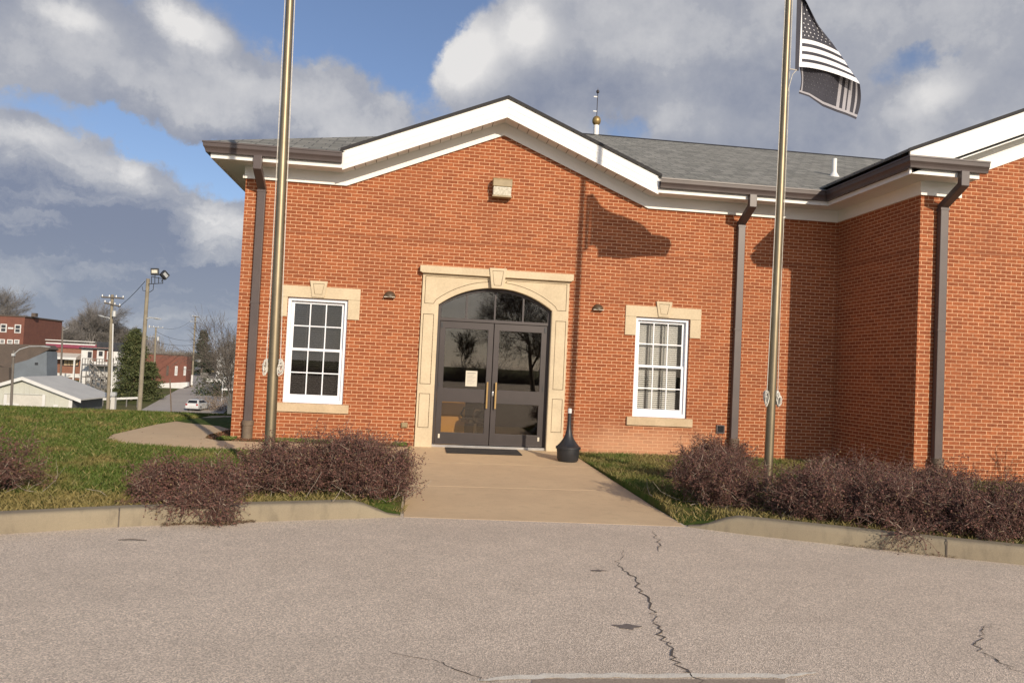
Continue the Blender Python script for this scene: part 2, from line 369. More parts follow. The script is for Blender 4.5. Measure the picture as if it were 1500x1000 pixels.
def segs(P0, P1, R0, R1):
    """three sided twigs"""
    P0 = np.asarray(P0, float); P1 = np.asarray(P1, float); R0 = np.asarray(R0, float)[:, None]; R1 = np.asarray(R1, float)[:, None]
    d = P1-P0; d /= np.linalg.norm(d, axis=1, keepdims=True)+1e-9
    h = np.where(np.abs(d[:, 2:3]) > .9, np.array([[1., 0, 0]]), np.array([[0, 0, 1.]]))
    a = np.cross(d, h); a /= np.linalg.norm(a, axis=1, keepdims=True)+1e-9; b = np.cross(d, a)
    V = []
    for P, Rr in ((P0, R0), (P1, R1)):
        for k in range(3):
            t = 2*math.pi*k/3; V.append(P+(a*math.cos(t)+b*math.sin(t))*Rr)
    V = np.stack(V, 1).reshape(-1, 3); n = len(P0); base = (np.arange(n)*6)[:, None]
    q = np.array([[0, 1, 4, 3], [1, 2, 5, 4], [2, 0, 3, 5]])
    return V, (base[:, None, :]+q[None]).reshape(-1, 4)
def quads(C, size, rng, flat=0.0, aspect=1.0, updir=None):
    n = len(C); a = rng.normal(size=(n, 3)); a /= np.linalg.norm(a, axis=1, keepdims=True)
    b = np.cross(a, rng.normal(size=(n, 3))); b /= np.linalg.norm(b, axis=1, keepdims=True)+1e-9
    if flat: a[:, 2] *= 1-flat; b[:, 2] *= 1-flat
    s = (np.asarray(size)*np.ones(n))[:, None]
    V = np.stack([C-a*s-b*s*aspect*.6, C+a*s*.2-b*s*aspect, C+a*s+b*s*aspect*.5, C-a*s*.3+b*s*aspect], 1).reshape(-1, 3)
    return V, (np.arange(n)*4)[:, None]+np.arange(4)[None]
def tag(o, label=None, cat=None, group=None, kind=None):
    if label: o['label'] = label
    if cat: o['category'] = cat
    if group: o['group'] = group
    if kind: o['kind'] = kind
    return o
def empty(name, loc, label, cat, group=None, rz=0):
    o = bpy.data.objects.new(name, None); COL.objects.link(o); o.location = loc; o.rotation_euler.z = rz
    o.empty_display_size = .2
    return tag(o, label, cat, group)
def arc(cx, cz, r, a0, a1, n): return [(cx+r*math.cos(a0+(a1-a0)*i/n), cz+r*math.sin(a0+(a1-a0)*i/n)) for i in range(n+1)]

# ------------------------------------------------------------------ terrain and paving
def terr(x, y):
    if y < 3: z = 0.0
    elif y < 13.5: z = -.0076*(y-3)**2
    else:
        z = -.838-.16*(y-13.5)
        if z < -5.4: z = -6.6+1.2*math.exp(-(y-42.0)/7.5)
    if y > 95:
        P = [(95, z), (100, -6.3), (112, -5.35), (124, -4.6), (135, -3.95), (150, -3.65), (200, -3.2), (320, -2.0), (2000, 4.0)]
        for a, b in zip(P, P[1:]):
            if a[0] <= y <= b[0]: z = a[1]+(b[1]-a[1])*(y-a[0])/(b[0]-a[0])
    if abs(x) < 2.3 and y < -5.4:
        k = min(1, max(0, (2.15-abs(x))/.5)); q = min(1, max(0, (-5.5-y)/.8)); z -= .125*k*k*(3-2*k)*q*q*(3-2*q)
    near = -.02 if x < 0 else -.02-.05*min(1, max(0, (y+7)/6))
    return z+near
KL = [(-60, -14.5), (-14, -14.4), (-11, -12.2), (-8.5, -9.85), (-6.5, -8.4), (-5.07, -7.58), (-4.17, -7.17), (-3.5, -6.96), (-2.86, -6.77), (-2.2, -6.58), (-1.57, -6.41)]
KR = [(1.62, -6.60), (2.2, -6.95), (2.82, -7.26), (3.4, -7.55), (3.9, -7.81), (4.5, -8.06), (6, -8.78), (8, -10.0), (11, -12.4), (14, -14.4), (60, -14.5)]
def kline(x):
    K = KL if x < 0 else KR
    for a, b in zip(K, K[1:]):
        if a[0] <= x <= b[0]: return a[1]+(b[1]-a[1])*(x-a[0])/(b[0]-a[0])
    return K[0][1] if x < K[0][0] else K[-1][1]
def build_ground():
    xs = sorted(set([-900, -500, -300, -200, -140, -100, -80, -60, -50]+[-40+i*2.5 for i in range(8)]+[round(-20+i*.5, 3) for i in range(37)]+[-1.58, -1.555, 0, 1.60, 1.625]+[2+i*.5 for i in range(24)]+[16, 20, 26, 34, 45, 60, 90, 140, 220, 400, 700, 900]))
    T = [0, .02, .05, .1, .2, .35, .5, .65, .8, .9, 1]
    ys2 = [1, 3, 4, 5, 6, 7, 8, 9, 10, 11, 12, 13.5, 15, 18, 22, 26, 30, 34, 38, 42, 46, 50, 55, 60, 70, 80, 90, 95, 100, 106, 112, 118, 124, 130, 135, 142, 150, 180, 220, 270, 320, 400, 550, 800, 1200, 2000]
    V = []; nj = len(T)+len(ys2)
    for x in xs:
        inside = -1.57 < x < 1.61
        y0 = .25 if inside else kline(x)+.10
        for t in T: 
            y = y0+(.9-y0)*t; V.append((x, y, terr(x, y)-(.25 if inside else 0)))
        for y in ys2: V.append((x, y, terr(x, y)))
    Fq = [(i*nj+j, (i+1)*nj+j, (i+1)*nj+j+1, i*nj+j+1) for i in range(len(xs)-1) for j in range(nj-1)]
    b = len(V)
    V += [(-900, -2000, -.3), (900, -2000, -.3), (900, -5, -.3), (-900, -5, -.3)]; Fq.append((b, b+1, b+2, b+3))
    m = MB(); m.v = V; m.f = Fq; m.m = [0]*len(Fq)
    o = m.build('lawn_ground', 'ground'); tag(o, 'green and straw lawn in front of the brick building falling away towards town', kind='structure')
build_ground()
m = MB(); m.poly([(-90, -75, -.15), (90, -75, -.15), (90, 0.2, -.15), (-90, 0.2, -.15)])
lot = m.build('asphalt_lot', 'asphalt'); tag(lot, 'worn pale grey asphalt car park with cracks', kind='structure')
# walk
m = MB()
def slab(mm, pts, z0, z1, th=.2):
    b = len(mm.v); n = len(pts)
    for (x, y), z in zip(pts, z0 if isinstance(z0, list) else [z0]*n): mm.v.append((x, y, z))
    for (x, y), z in zip(pts, z0 if isinstance(z0, list) else [z0]*n): mm.v.append((x, y, z-th))
    mm.face(range(b, b+n))
    for i in range(n):
        j = (i+1) % n; mm.face([b+i, b+n+i, b+n+j, b+j])
for ya, yb, za, zb in ((.18, -2.07, -.045, -.085), (-2.078, -4.36, -.085, -.118), (-4.368, -6.4, -.118, -.1475)):
    e = -.18 if yb == -6.4 else 0
    slab(m, [(-1.545, ya), (1.595, ya), (1.595, yb+e), (-1.545, yb)], [za, za, zb, zb], 0)
o = m.build('front_walk', 'concrete_walk', bevel=.006); tag(o, 'tan concrete walk from the car park up to the glass doors', kind='structure')
m = MB()
sw = [(-1.56, -.62), (-1.56, -1.93), (-3.3, -1.95), (-5.2, -1.85), (-6.2, -1.5), (-6.72, -.95), (-6.9, -.2), (-6.9, 2.2), (-6.75, 6), (-6.6, 8.5), (-5.25, 8.5), (-5.3, 1.2), (-5.38, .35), (-5.28, -.25), (-4.95, -.62)]
tri = tessellate_polygon([[Vector((p[0], p[1], 0)) for p in sw]])
def swz(x, y): return terr(x, y)+.018
V = [(p[0], p[1], swz(*p)) for p in sw]; m.v = V+[(p[0], p[1], p[2]-.15) for p in V]
for t in tri: m.face(t)
n = len(V)
for i in range(n): m.face([i, (i+1) % n, n+(i+1) % n, n+i])
o = m.build('sidewalk', 'concrete_walk'); tag(o, 'tan concrete footpath bending round the left corner of the building', kind='structure')

def build_kerb(K, name, label, x_full, x_zero):
    pts = []
    for a, b in zip(K, K[1:]):
        d = math.hypot(b[0]-a[0], b[1]-a[1]); n = max(1, int(d/.12) if d < 5 else 3)
        pts += [(a[0]+(b[0]-a[0])*i/n, a[1]+(b[1]-a[1])*i/n) for i in range(n)]
    pts.append(K[-1])
    prof = [(0, -.12), (.005, .62), (.012, .86), (.03, .97), (.06, 1.0), (.165, 1.02), (.17, .6)]
    m = MB(); N = len(prof)
    for i, p in enumerate(pts):
        q0 = pts[max(0, i-2)]; q1 = pts[min(len(pts)-1, i+2)]
        t = Vector((q1[0]-q0[0], q1[1]-q0[1])).normalized(); nr = Vector((-t.y, t.x))
        k = min(1, max(0, (p[0]-x_zero)/(x_full-x_zero))); k = k*k*(3-2*k)
        H = .012+.16*k
        for dx, h in prof: m.v.append((p[0]+nr.x*dx, p[1]+nr.y*dx, -.15+h*H if h > 0 else -.3))
    for i in range(len(pts)-1):
        for j in range(N-1): m.face([i*N+j, (i+1)*N+j, (i+1)*N+j+1, i*N+j+1])
    o = m.build(name, 'concrete_kerb', smooth=True); tag(o, label, kind='structure')
    return o
kl = build_kerb(KL, 'kerb', 'stained concrete kerb along the lawn left of the walk', -2.12, -1.57)
kr = build_kerb(KR, 'kerb', 'stained concrete kerb along the shrubs right of the walk', 2.12, 1.63)
def joint(x, par):
    y = kline(x); m = MB()
    t = Vector((.2, kline(x+.1)-kline(x-.1))).normalized(); nr = Vector((-t.y, t.x))
    for s in (1,):
        a = Vector((x, y))-nr*.004; b = Vector((x, y))+nr*.05
        pts = [(a.x, a.y, -.15), (a.x, a.y, .005), (b.x, b.y, .0265)]
        b0 = len(m.v)
        for p in pts: m.v += [(p[0]-t.x*.006, p[1]-t.y*.006, p[2]), (p[0]+t.x*.006, p[1]+t.y*.006, p[2])]
        m.face([b0, b0+1, b0+3, b0+2]); m.face([b0+2, b0+3, b0+5, b0+4])
    m.build('kerb_joint', 'crack', par)
for x in (-4.22, -7.6): joint(x, kl)
for x in (3.88, 7.2): joint(x, kr)

def ribbon(pix, w, name, mat, par, z=-.146, sub=6, jag=.018, closed=False):
    P = [atz(*q, -.15) for q in pix]; pts = []
    for a, b in zip(P, P[1:]):
        for i in range(sub): pts.append(a.lerp(b, i/sub)+Vector((random.gauss(0, jag), random.gauss(0, jag), 0)))
    pts.append(P[-1]); m = MB(); n = len(pts)
    for i, p in enumerate(pts):
        t = (pts[min(n-1, i+1)]-pts[max(0, i-1)]); t.z = 0; t.normalize(); k = Vector((-t.y, t.x, 0))
        ww = w*(.45+random.random()*.9 if mat == 'crack' else .85+random.random()*.3)*(min(1, .25+4*min(i, n-1-i)/n))
        m.v += [(p.x-k.x*ww, p.y-k.y*ww, z), (p.x+k.x*ww, p.y+k.y*ww, z)]
    for i in range(n-1): m.face([2*i, 2*i+1, 2*i+3, 2*i+2])
    return m.build(name, mat, par)
Z5 = lambda L: [(600+a/1.6667, 700+b/1.6667) for a, b in L]
ribbon(Z5([(525, 175), (510, 205), (520, 225), (555, 245), (562, 270), (585, 305), (600, 345), (610, 380), (640, 410), (645, 445), (675, 475), (700, 492), (720, 520)]), .0058, 'crack', 'crack', lot)
ribbon(Z5([(590, 130), (605, 155), (610, 182)]), .004, 'crack', 'crack', lot)
ribbon(Z5([(1430, 355), (1400, 370), (1390, 400), (1395, 425), (1440, 450), (1520, 490)]), .004, 'crack', 'crack', lot)
ribbon(Z5([(-60, 425), (60, 445), (110, 470), (190, 497), (230, 520)]), .0035, 'crack', 'crack', lot)
ribbon([(700, 998), (740, 993), (800, 990), (900, 989), (1000, 990), (1100, 989), (1150, 990), (1195, 985)], .03, 'concrete_strip', 'palestrip', lot, jag=.006)
m = MB(); Pp = [atz(*q, -.147) for q in ((780, 993), (1000, 994), (1150, 994), (1160, 1100), (760, 1100))]
m.poly([(p.x, p.y, -.147) for p in Pp]); m.build('patch', pm('brown gravel patch', (.36, .29, .22), (.28, .22, .165), 6, .95, fine=.4), lot)
for q, rx, ry in (((918, 917), .085, .05), ((875, 835), .07, .03)):
    p = atz(*q, -.1465); m = MB()
    m.poly([(p.x+rx*math.cos(t)*(1+.35*math.sin(3*t+q[0])), p.y+ry*math.sin(t)*(1+.3*math.cos(5*t)), -.1465) for t in [i*2*math.pi/24 for i in range(24)]])
    m.build('oil_stain', pm('oil stained asphalt', (.15, .125, .105), (.2, .17, .15), 60, .85), lot)
p0, p1 = atz(173, 790, -.14), atz(215, 791, -.14)
m = MB(); m.tube([p0, p0.lerp(p1, .5)+Vector((0, .01, .006)), p1], [.004, .007, .003], 5)
tag(m.build('fallen_twig', 'bark'), 'thin dark twig lying on the asphalt in front of the left kerb', 'twig')

# ------------------------------------------------------------------ the building
BG = empty('brick_building', (0, 0, 0), 'red brick building with white gable, grey shingle roof and arched glass doors', 'building')
PT = .4125                       # roof pitch
XL, XW, YW = -4.883, 7.116, -2.634
ZF = 4.91                        # lower edge of the frieze
def arch(hw, zs, rise, n=24):
    r = (hw*hw+rise*rise)/(2*rise); cz = zs+rise-r; a = math.asin(hw/r)
    return [(r*math.sin(-a+2*a*i/n), cz+r*math.cos(-a+2*a*i/n)) for i in range(n+1)]
OH, OS, ORI = 1.134, 2.718, .384
door_hole = [(-OH, -.3)]+arch(OH, OS, ORI)+[(OH, -.3)]
WXC, WH, WT, WB = 3.4154, .5635, 2.699, .691
wins = [(-WXC,), (WXC,)]
outer = [(XL, -1.2), (-OH, -1.2)]+door_hole+[(OH, -1.2), (XW, -1.2), (XW, 5.05), (2.9, 5.05), (0, 6.25), (-2.9, 5.05), (XL, 5.05)]
whole = [[(c-WH, WB), (c+WH, WB), (c+WH, WT), (c-WH, WT)] for c in (-WXC, WXC)]
m = MB(); m.prism(outer, 0, .22, whole)
m.box(XL, XL+.22, .2201, 15.2, -3, 5.1)                      # left side wall
m.box(XW, XW+.22, YW+.2201, -.0001, -1.2, 5.1)              # wing side wall
m.prism([(XW, -1.2), (17.5, -1.2), (17.5, 5.1), (12.3, 7.25), (XW, 5.1)], YW, YW+.22)
m.box(17.28, 17.5, YW+.2201, 15.2, -1.2, 5.1)
m.box(XL+.2201, 17.2799, 15.0, 15.2, -3, 5.1)
wall = m.build('wall', 'brick', BG)
# frieze boards (front, rake, left side, wing side, wing return, wing rake)
m = MB()
fz = [(XL-.02, ZF), (-2.9975, ZF), (0, 6.148), (2.9975, ZF), (XW-.025, ZF)]
ft = [(XW-.025, 5.16), (3.0, 5.16), (0, 6.40), (-3.0, 5.16), (XL-.02, 5.16)]
m.prism(fz+ft, -.028, -.0005)
m.box(XL-.028, XL-.0005, -.0, 15.2, ZF, 5.16)
m.box(XW-.028, XW-.0005, YW+.001, -.03, ZF, 5.16)
m.box(XW-.028, 7.86, YW-.028, YW-.0005, ZF, 5.16)
m.prism([(7.7, 5.165), (12.3, 5.165+4.6*PT), (16.9, 5.165), (16.9, 5.58), (12.3, 5.58+4.6*PT), (7.7, 5.58)], YW-.027, YW-.0005)
m.build('frieze', 'cream', BG)
# small crown strip at foot of the frieze, proud of it
m = MB()
def rake_strip(mm, pts, h, y0, y1):
    lo = [(a, b) for a, b in pts]; up = [(a, b+h) for a, b in reversed(pts)]; mm.prism(lo+up, y0, y1)
rake_strip(m, [(XL-.02, ZF-.012), (-2.9975, ZF-.012), (0, 6.136), (2.9975, ZF-.012), (XW-.04, ZF-.012)], .065, -.045, -.0285)
m.box(XW-.028, 7.86, YW-.045, YW-.0285, ZF-.012, ZF+.06)
m.box(XL-.045, XL-.0285, -.045, 15.2, ZF-.012, ZF+.05)
m.build('frieze_moulding', 'cream', BG)
# soffits
m = MB()
yo = -.5
path = [(XL-.5, 5.14), (-3.05, 5.14), (0, 6.385), (3.05, 5.14), (6.62, 5.14)]
rake_strip(m, path, .02, yo+.03, -.0005)
m.box(XL-.5, XL-.0005, 0, 15.2, 5.14, 5.16)
m.box(6.62, XW-.0005, -3.10, -.5, 5.141, 5.161)
m.box(6.62, 7.80, -3.10, YW-.0005, 5.142, 5.162)
m.box(6.62, XW-.0005, -.5, -.0005, 5.1405, 5.1605)
rake_strip(m, [(7.1, 5.07+.5*PT), (12.3, 5.07+5.7*PT), (17.5, 5.07+.5*PT)], .02, -3.10, YW-.0005)
m.build('soffit', 'soffit', BG)
# vent seams under the rake soffit
for s in (-1, 1):
    for i in range(1, 15):
        m = MB(); x = s*(3.05-i*.2); z = 6.385-abs(x)*(6.385-5.14)/3.05
        m.prism([(x-.005, z-.004-.0), (x+.005, z-.004), (x+.005, z-.0005), (x-.005, z-.0005)], yo+.05, -.06); m.build('soffit_vent', 'castiron', BG)
# rake fascia boards
def rakeboard(mm, xc, half, zt, h, y0, y1, flat_left=0):
    a = zt-half*PT
    mm.prism([(xc-half, a-h), (xc-half, a), (xc, zt), (xc+half, a), (xc+half, a-h), (xc, zt-h)], y0, y1)
m = MB()
rakeboard(m, 0, 3.05, 6.70, .155, yo-.008, yo+.03)
rakeboard(m, 0, 3.05, 6.545, .12, yo-.004, yo+.03)
rakeboard(m, 0, 3.05, 6.425, .08, yo-.000, yo+.03)
rakeboard(m, 12.3, 5.75, 5.43+5.75*PT+.06, .16, -3.138, -3.10)
rakeboard(m, 12.3, 5.75, 5.27+5.75*PT+.06, .12, -3.134, -3.10)
rakeboard(m, 12.3, 5.75, 5.15+5.75*PT+.06, .10, -3.130, -3.10)
m.build('rake_board', 'white', BG)
m = MB()
for q in ((XL-.5, -3.052, yo, yo+.03, 5.12, 5.42), (3.052, 6.62, yo, yo+.03, 5.12, 5.42), (XL-.53, XL-.5, yo, 15.7, 5.12, 5.42),
          (6.59, 6.62, -3.13, yo-.0005, 5.121, 5.42), (6.6205, 7.80, -3.13, -3.10, 5.12, 5.40), (7.80, 7.83, -3.13, YW-.001, 5.12, 5.40)):
    m = MB(); m.box(*q); m.build('fascia', 'white', BG)
# K-style gutters
def kprof(o_, z0=5.205, z1=5.395):    # offset from wall side, going outward
    return [(0, z0), (.075, z0), (.085, z0+.05), (.115, z0+.10), (.12, z1-.03), (.132, z1-.026), (.132, z1), (.118, z1), (.112, z0+.115), (.074, z0+.012), (.008, z0+.012), (0, z1)]
m = MB()
def gutter_x(mm, x0, x1, y, m0=0, m1=0):   # runs along x, opening outward to -y, ends mitred by m0/m1
    pr = kprof(0); b = len(mm.v); n = len(pr)
    for xx, mi in ((x0, m0), (x1, m1)):
        for d, z in pr: mm.v.append((xx+mi*d, y-d, z))
    for i in range(n):
        j = (i+1) % n; mm.face([b+i, b+j, b+n+j, b+n+i])
    mm.face(range(b, b+n)); mm.face(range(b+n, b+2*n))
def gutter_y(mm, x, y0, y1, m0=0, m1=0):   # runs along y, opening outward to -x
    pr = kprof(0); b = len(mm.v); n = len(pr)
    for yy, mi in ((y0, m0), (y1, m1)):
        for d, z in pr: mm.v.append((x-d, yy+mi*d, z))
    for i in range(n):
        j = (i+1) % n; mm.face([b+i, b+j, b+n+j, b+n+i])
    mm.face(range(b, b+n)); mm.face(range(b+n, b+2*n))
GM = []
gutter_x(m, XL-.53, -3.06, yo-.001, -1, 0); gutter_y(m, XL-.531, yo, 15.7, -1, 0); m.build('gutter', 'bronze', BG)
m = MB(); gutter_x(m, 3.06, 6.588, yo-.001, 0, -1); m.build('gutter', 'bronze', BG)
m = MB(); gutter_y(m, 6.589, -3.13, yo-.001, -1, -1); gutter_x(m, 6.59, 7.93, -3.131, -1, 0); m.build('gutter', 'bronze', BG)
# roofs
ridge_y = 7.4; ez = 5.415
rz = ez+PT*(ridge_y+.56)
m = MB()
E0, E1 = XL-.60, -.56
hx = E0+(ridge_y-E1)
gyv = E1+(6.71-ez)/PT
for lp_ in ([(E0, E1), (-3.06, E1), (0, gyv), (hx, ridge_y)], [(3.06, E1), (16, E1), (16, ridge_y), (hx, ridge_y), (0, gyv)]):
    m.poly([(a, b, ez+PT*(b-E1)) for a, b in lp_])
m.poly([(E0, E1, ez), (hx, ridge_y, rz), (E0, 15.36, ez)])
m.poly([(E0, 15.36, ez), (hx, ridge_y, rz), (16, ridge_y, rz), (16, 15.36, ez)])
def gable_roof(mm, xc, half, zt, y0, y1, th=.05):
    a = zt-half*PT
    for s in (-1, 1):
        lo = [(xc, zt), (xc+s*half, a), (xc+s*half, a+th), (xc, zt+th)]
        mm.prism(lo, y0, y1)
gable_roof(m, 0, 3.09, 6.708, yo-.04, 3.0)
gable_roof(m, 12.3, 5.80, 5.50+5.75*PT, -3.17, 8)
# little sloped cap over the wing return
m.poly([(6.5, -3.24, 5.398), (7.95, -3.24, 5.398), (7.9, YW, 5.56), (6.6, YW, 5.56)]); m.poly([(7.95, -3.24, 5.398), (7.90, YW, 5.56), (7.86, YW, 5.40)])
roof = m.build('roof', 'shingle', BG)
m = MB()      # dark drip edges on the rakes
for xc, half, zt, y in ((0, 3.10, 6.7065, yo-.044), (12.3, 5.81, 5.4985+5.75*PT, -3.174)):
    a = zt-half*PT; m.prism([(xc-half, a), (xc, zt), (xc+half, a), (xc+half, a+.056), (xc, zt+.056), (xc-half, a+.056)], y, y+.003)
m.build('drip_edge', 'shingle_edge', roof)
m = MB()      # ridge caps
for i in range(48):
    x = hx+.1+i*.29; m.prism([(ridge_y-.16, rz-.055), (ridge_y, rz+.022), (ridge_y+.16, rz-.055)], x, x+.285, axis='x')
m.build('ridge_cap', 'shingle_edge', roof)
m = MB(); vp = at(1222, 257, 2.0); zb = ez+PT*(2.0-E1)
vx = at(1222, 250, 2.0).x
m.lathe([(.055, 0), (.055, .44), (.045, .44), (.045, .40)], (vx, 2.0, zb-.03), 16); m.lathe([(.14, -.06), (.07, .06), (.06, .08)], (vx, 2.0, zb), 16)
m.build('vent_pipe', 'white', roof, smooth=True)
# interior shell
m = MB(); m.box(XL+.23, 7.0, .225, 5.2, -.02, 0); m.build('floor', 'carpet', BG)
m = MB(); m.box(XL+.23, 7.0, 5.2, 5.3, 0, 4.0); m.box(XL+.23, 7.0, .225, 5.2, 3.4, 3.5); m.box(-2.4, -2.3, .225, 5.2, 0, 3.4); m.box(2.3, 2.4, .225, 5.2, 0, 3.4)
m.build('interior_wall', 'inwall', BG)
m = MB(); m.box(-2.2, -.44, .95, 1.05, 0, 1.0); m.build('reception_counter', 'tanwall', BG)

# stone door surround ---------------------------------------------------------
SH, ST = 1.4486, 3.307
SUR = None
m = MB()
def mirror(L): return [(-a, b) for a, b in reversed(L)]
sp = [(-1.40, 2.72), (-1.40, 3.26)]+[(-.19, 3.26)]
ra = arch(OH+.11, OS+.02, ORI+.09, 30)
inner = [p for p in ra if -1.20 < p[0] < -.16][::-1]
spandrel = sp+[(-.16, inner[0][1])]+inner[1:]+[(-1.22, 2.72)]
pu = [(-1.41, 1.16), (-1.41, 2.52), (-1.20, 2.52), (-1.20, 1.16)]
pl = [(-1.41, .32), (-1.41, .98), (-1.20, .98), (-1.20, .32)]
holes = [spandrel, pu, pl]; holes += [mirror(h) for h in holes]
so = [(-SH, -.06), (-OH, -.06)]+arch(OH, OS, ORI)+[(OH, -.06), (SH, -.06), (SH, ST), (-SH, ST)]
m.prism(so, -.055, -.0005, holes)
m.prism([(-OH, -.06)]+arch(OH, OS, ORI)+[(OH, -.06), (OH-.012, -.06)]+arch(OH-.012, OS-.004, ORI)[::-1]+[(-OH+.012, -.06)], -.05, .21)
surround = m.build('door_surround', 'stone', BG)
m = MB()
def shrink(h, d):
    cx = sum(p[0] for p in h)/len(h); cy = sum(p[1] for p in h)/len(h)
    return h
for h in holes:
    # raised field leaving a shadow groove round it
    P = [Vector((a, b)) for a, b in h]; area = sum(P[i].x*P[(i+1) % len(P)].y-P[(i+1) % len(P)].x*P[i].y for i in range(len(P)))
    q = []
    for i in range(len(P)):
        a, b, c = P[i-1], P[i], P[(i+1) % len(P)]
        n1 = Vector((-(b-a).y, (b-a).x)).normalized(); n2 = Vector((-(c-b).y, (c-b).x)).normalized()
        k = (n1+n2).normalized(); k = k*(.010/max(.4, k.dot(n1)))*(1 if area > 0 else -1); q.append(tuple(b+k))
    m.prism(q, -.052, -.003)
m.build('panel', 'stone', surround)
m = MB(); m.prism([(-1.5104, ST+.02), (-1.49, ST+.02), (-1.47, ST), (1.47, ST), (1.49, ST+.02), (1.5104, ST+.02), (1.5104, 3.4488), (-1.5104, 3.4488)], -.14, -.0005)
m.build('cornice', 'stone', surround, bevel=.006)
def keystone(par, xc, zb, zt, wb, wt, y):
    mm = MB(); mm.prism([(xc-wb, zb), (xc+wb, zb), (xc+wt, zt), (xc-wt, zt)], y, -.0005, [[(xc-wb*.62, zb+.05), (xc+wb*.62, zb+.05), (xc+wt*.66, zt-.05), (xc-wt*.66, zt-.05)]])
    mm.prism([(xc-wb*.62+.008, zb+.058), (xc+wb*.62-.008, zb+.058), (xc+wt*.66-.008, zt-.058), (xc-wt*.66+.008, zt-.058)], y+.004, -.001)
    mm.build('keystone', 'stone', par)
keystone(surround, 0, 3.085, 3.475, .115, .170, -.17)

# doors -----------------------------------------------------------------------
DY = .10
m = MB()
fo = arch(OH-.012, OS-.004, ORI); fi = arch(OH-.075, OS-.01, ORI-.055)
zt0, zt1 = 2.415, 2.475
m.prism([(-OH+.012, -.05)]+fo+[(OH-.012, -.05), (OH-.065, -.05), (OH-.065, zt0), (-OH+.065, zt0), (-OH+.065, -.05)], DY-.02, DY+.09, [[(-OH+.075, zt1)]+fi[0:]+[(OH-.075, zt1)]])
dframe = m.build('door_frame', 'doorframe', BG, bevel=.003)
m = MB()
def arch_z(x, hw, zs, rise):
    r = (hw*hw+rise*rise)/(2*rise); return zs+rise-r+math.sqrt(r*r-x*x)
for x in (-.565, 0, .565):
    m = MB(); m.box(x-.016, x+.016, DY-.005, DY+.05, zt1, arch_z(x, OH-.075, OS-.01, ORI-.055)+.002)
    m.build('mullion', 'doorframe', dframe)
m = MB(); m.prism([(-OH+.08, zt1+.001)]+[(a*.998, b) for a, b in fi]+[(OH-.08, zt1+.001)], DY+.03, DY+.036); m.build('transom_pane', 'doorglass', dframe)
m = MB(); m.box(-OH+.012, OH-.012, .02, .2, -.05, -.003); m.build('threshold', 'chrome', dframe)
for s in (-1, 1):
    L = lambda a, b: (min(s*a, s*b), max(s*a, s*b))
    m = MB(); x0, x1 = L(.006, 1.066)
    up = [L(.115, .955), (1.10, 2.27)]; lo = [L(.115, .955), (.235, .83)]
    rect = lambda xs, zs: [(xs[0], zs[0]), (xs[1], zs[0]), (xs[1], zs[1]), (xs[0], zs[1])]
    m.prism([(x0, .004), (x1, .004), (x1, 2.408), (x0, 2.408)], DY, DY+.05, [rect(*up), rect(*lo)])
    leaf = m.build('door', 'doorframe', BG, bevel=.004)
    for xs, zs in (up, lo):
        m = MB(); m.box(xs[0]-.005, xs[1]+.005, DY+.028, DY+.034, zs[0]-.005, zs[1]+.005); m.build('pane', 'doorglass', leaf)
    m = MB(); hxx = s*.085+.0
    m.tube([(hxx, DY-.002, 1.20), (hxx, DY-.06, 1.20)], .008, 8); m.tube([(hxx, DY-.002, .78), (hxx, DY-.06, .78)], .008, 8)
    m.box(hxx-.017, hxx+.017, DY-.075, DY-.055, .73, 1.25); m.build('pull_handle', 'brass', leaf, bevel=.006)
    m = MB(); xx = s*.985; m.box(xx-.018, xx+.018, DY-.006, DY+.002, .12, .20); m.build('sticker', 'paper', leaf)
    m = MB()
    xx = s*1.03; m.box(xx-.02, xx+.02, DY-.012, DY+.002, 2.28, 2.38); m.build('pivot_cover', 'black', leaf)
    m = MB(); m.box(xx-.012, xx+.012, DY-.010, DY+.002, 1.12, 1.20); m.build('pivot_cover', 'black', leaf)
    if s > 0:
        m = MB(); m.lathe([(.022, 0), (.022, .012), (.012, .016)], (0, 0, 0), 12); m.box(-.008, .008, -.002, .016, .02, .06)
        m.v = [(.035+a, DY-.001-abs(c)*.6, 1.02+b*2.2) for a, b, c in m.v]; m.build('lock', 'chrome', leaf)
    else:
        m = MB(); m.box(-.515, -.288, DY+.020, DY+.0265, 1.15, 1.455); nb = m.build('paper_notice', 'paper', leaf)
        m = MB()
        for i in range(9):
            z = 1.405-i*.026; m.box(-.485, -.32-.03*(i % 3), DY+.0185, DY+.0197, z, z+(.012 if i == 0 else .005))
        m.build('print', 'ink', nb)

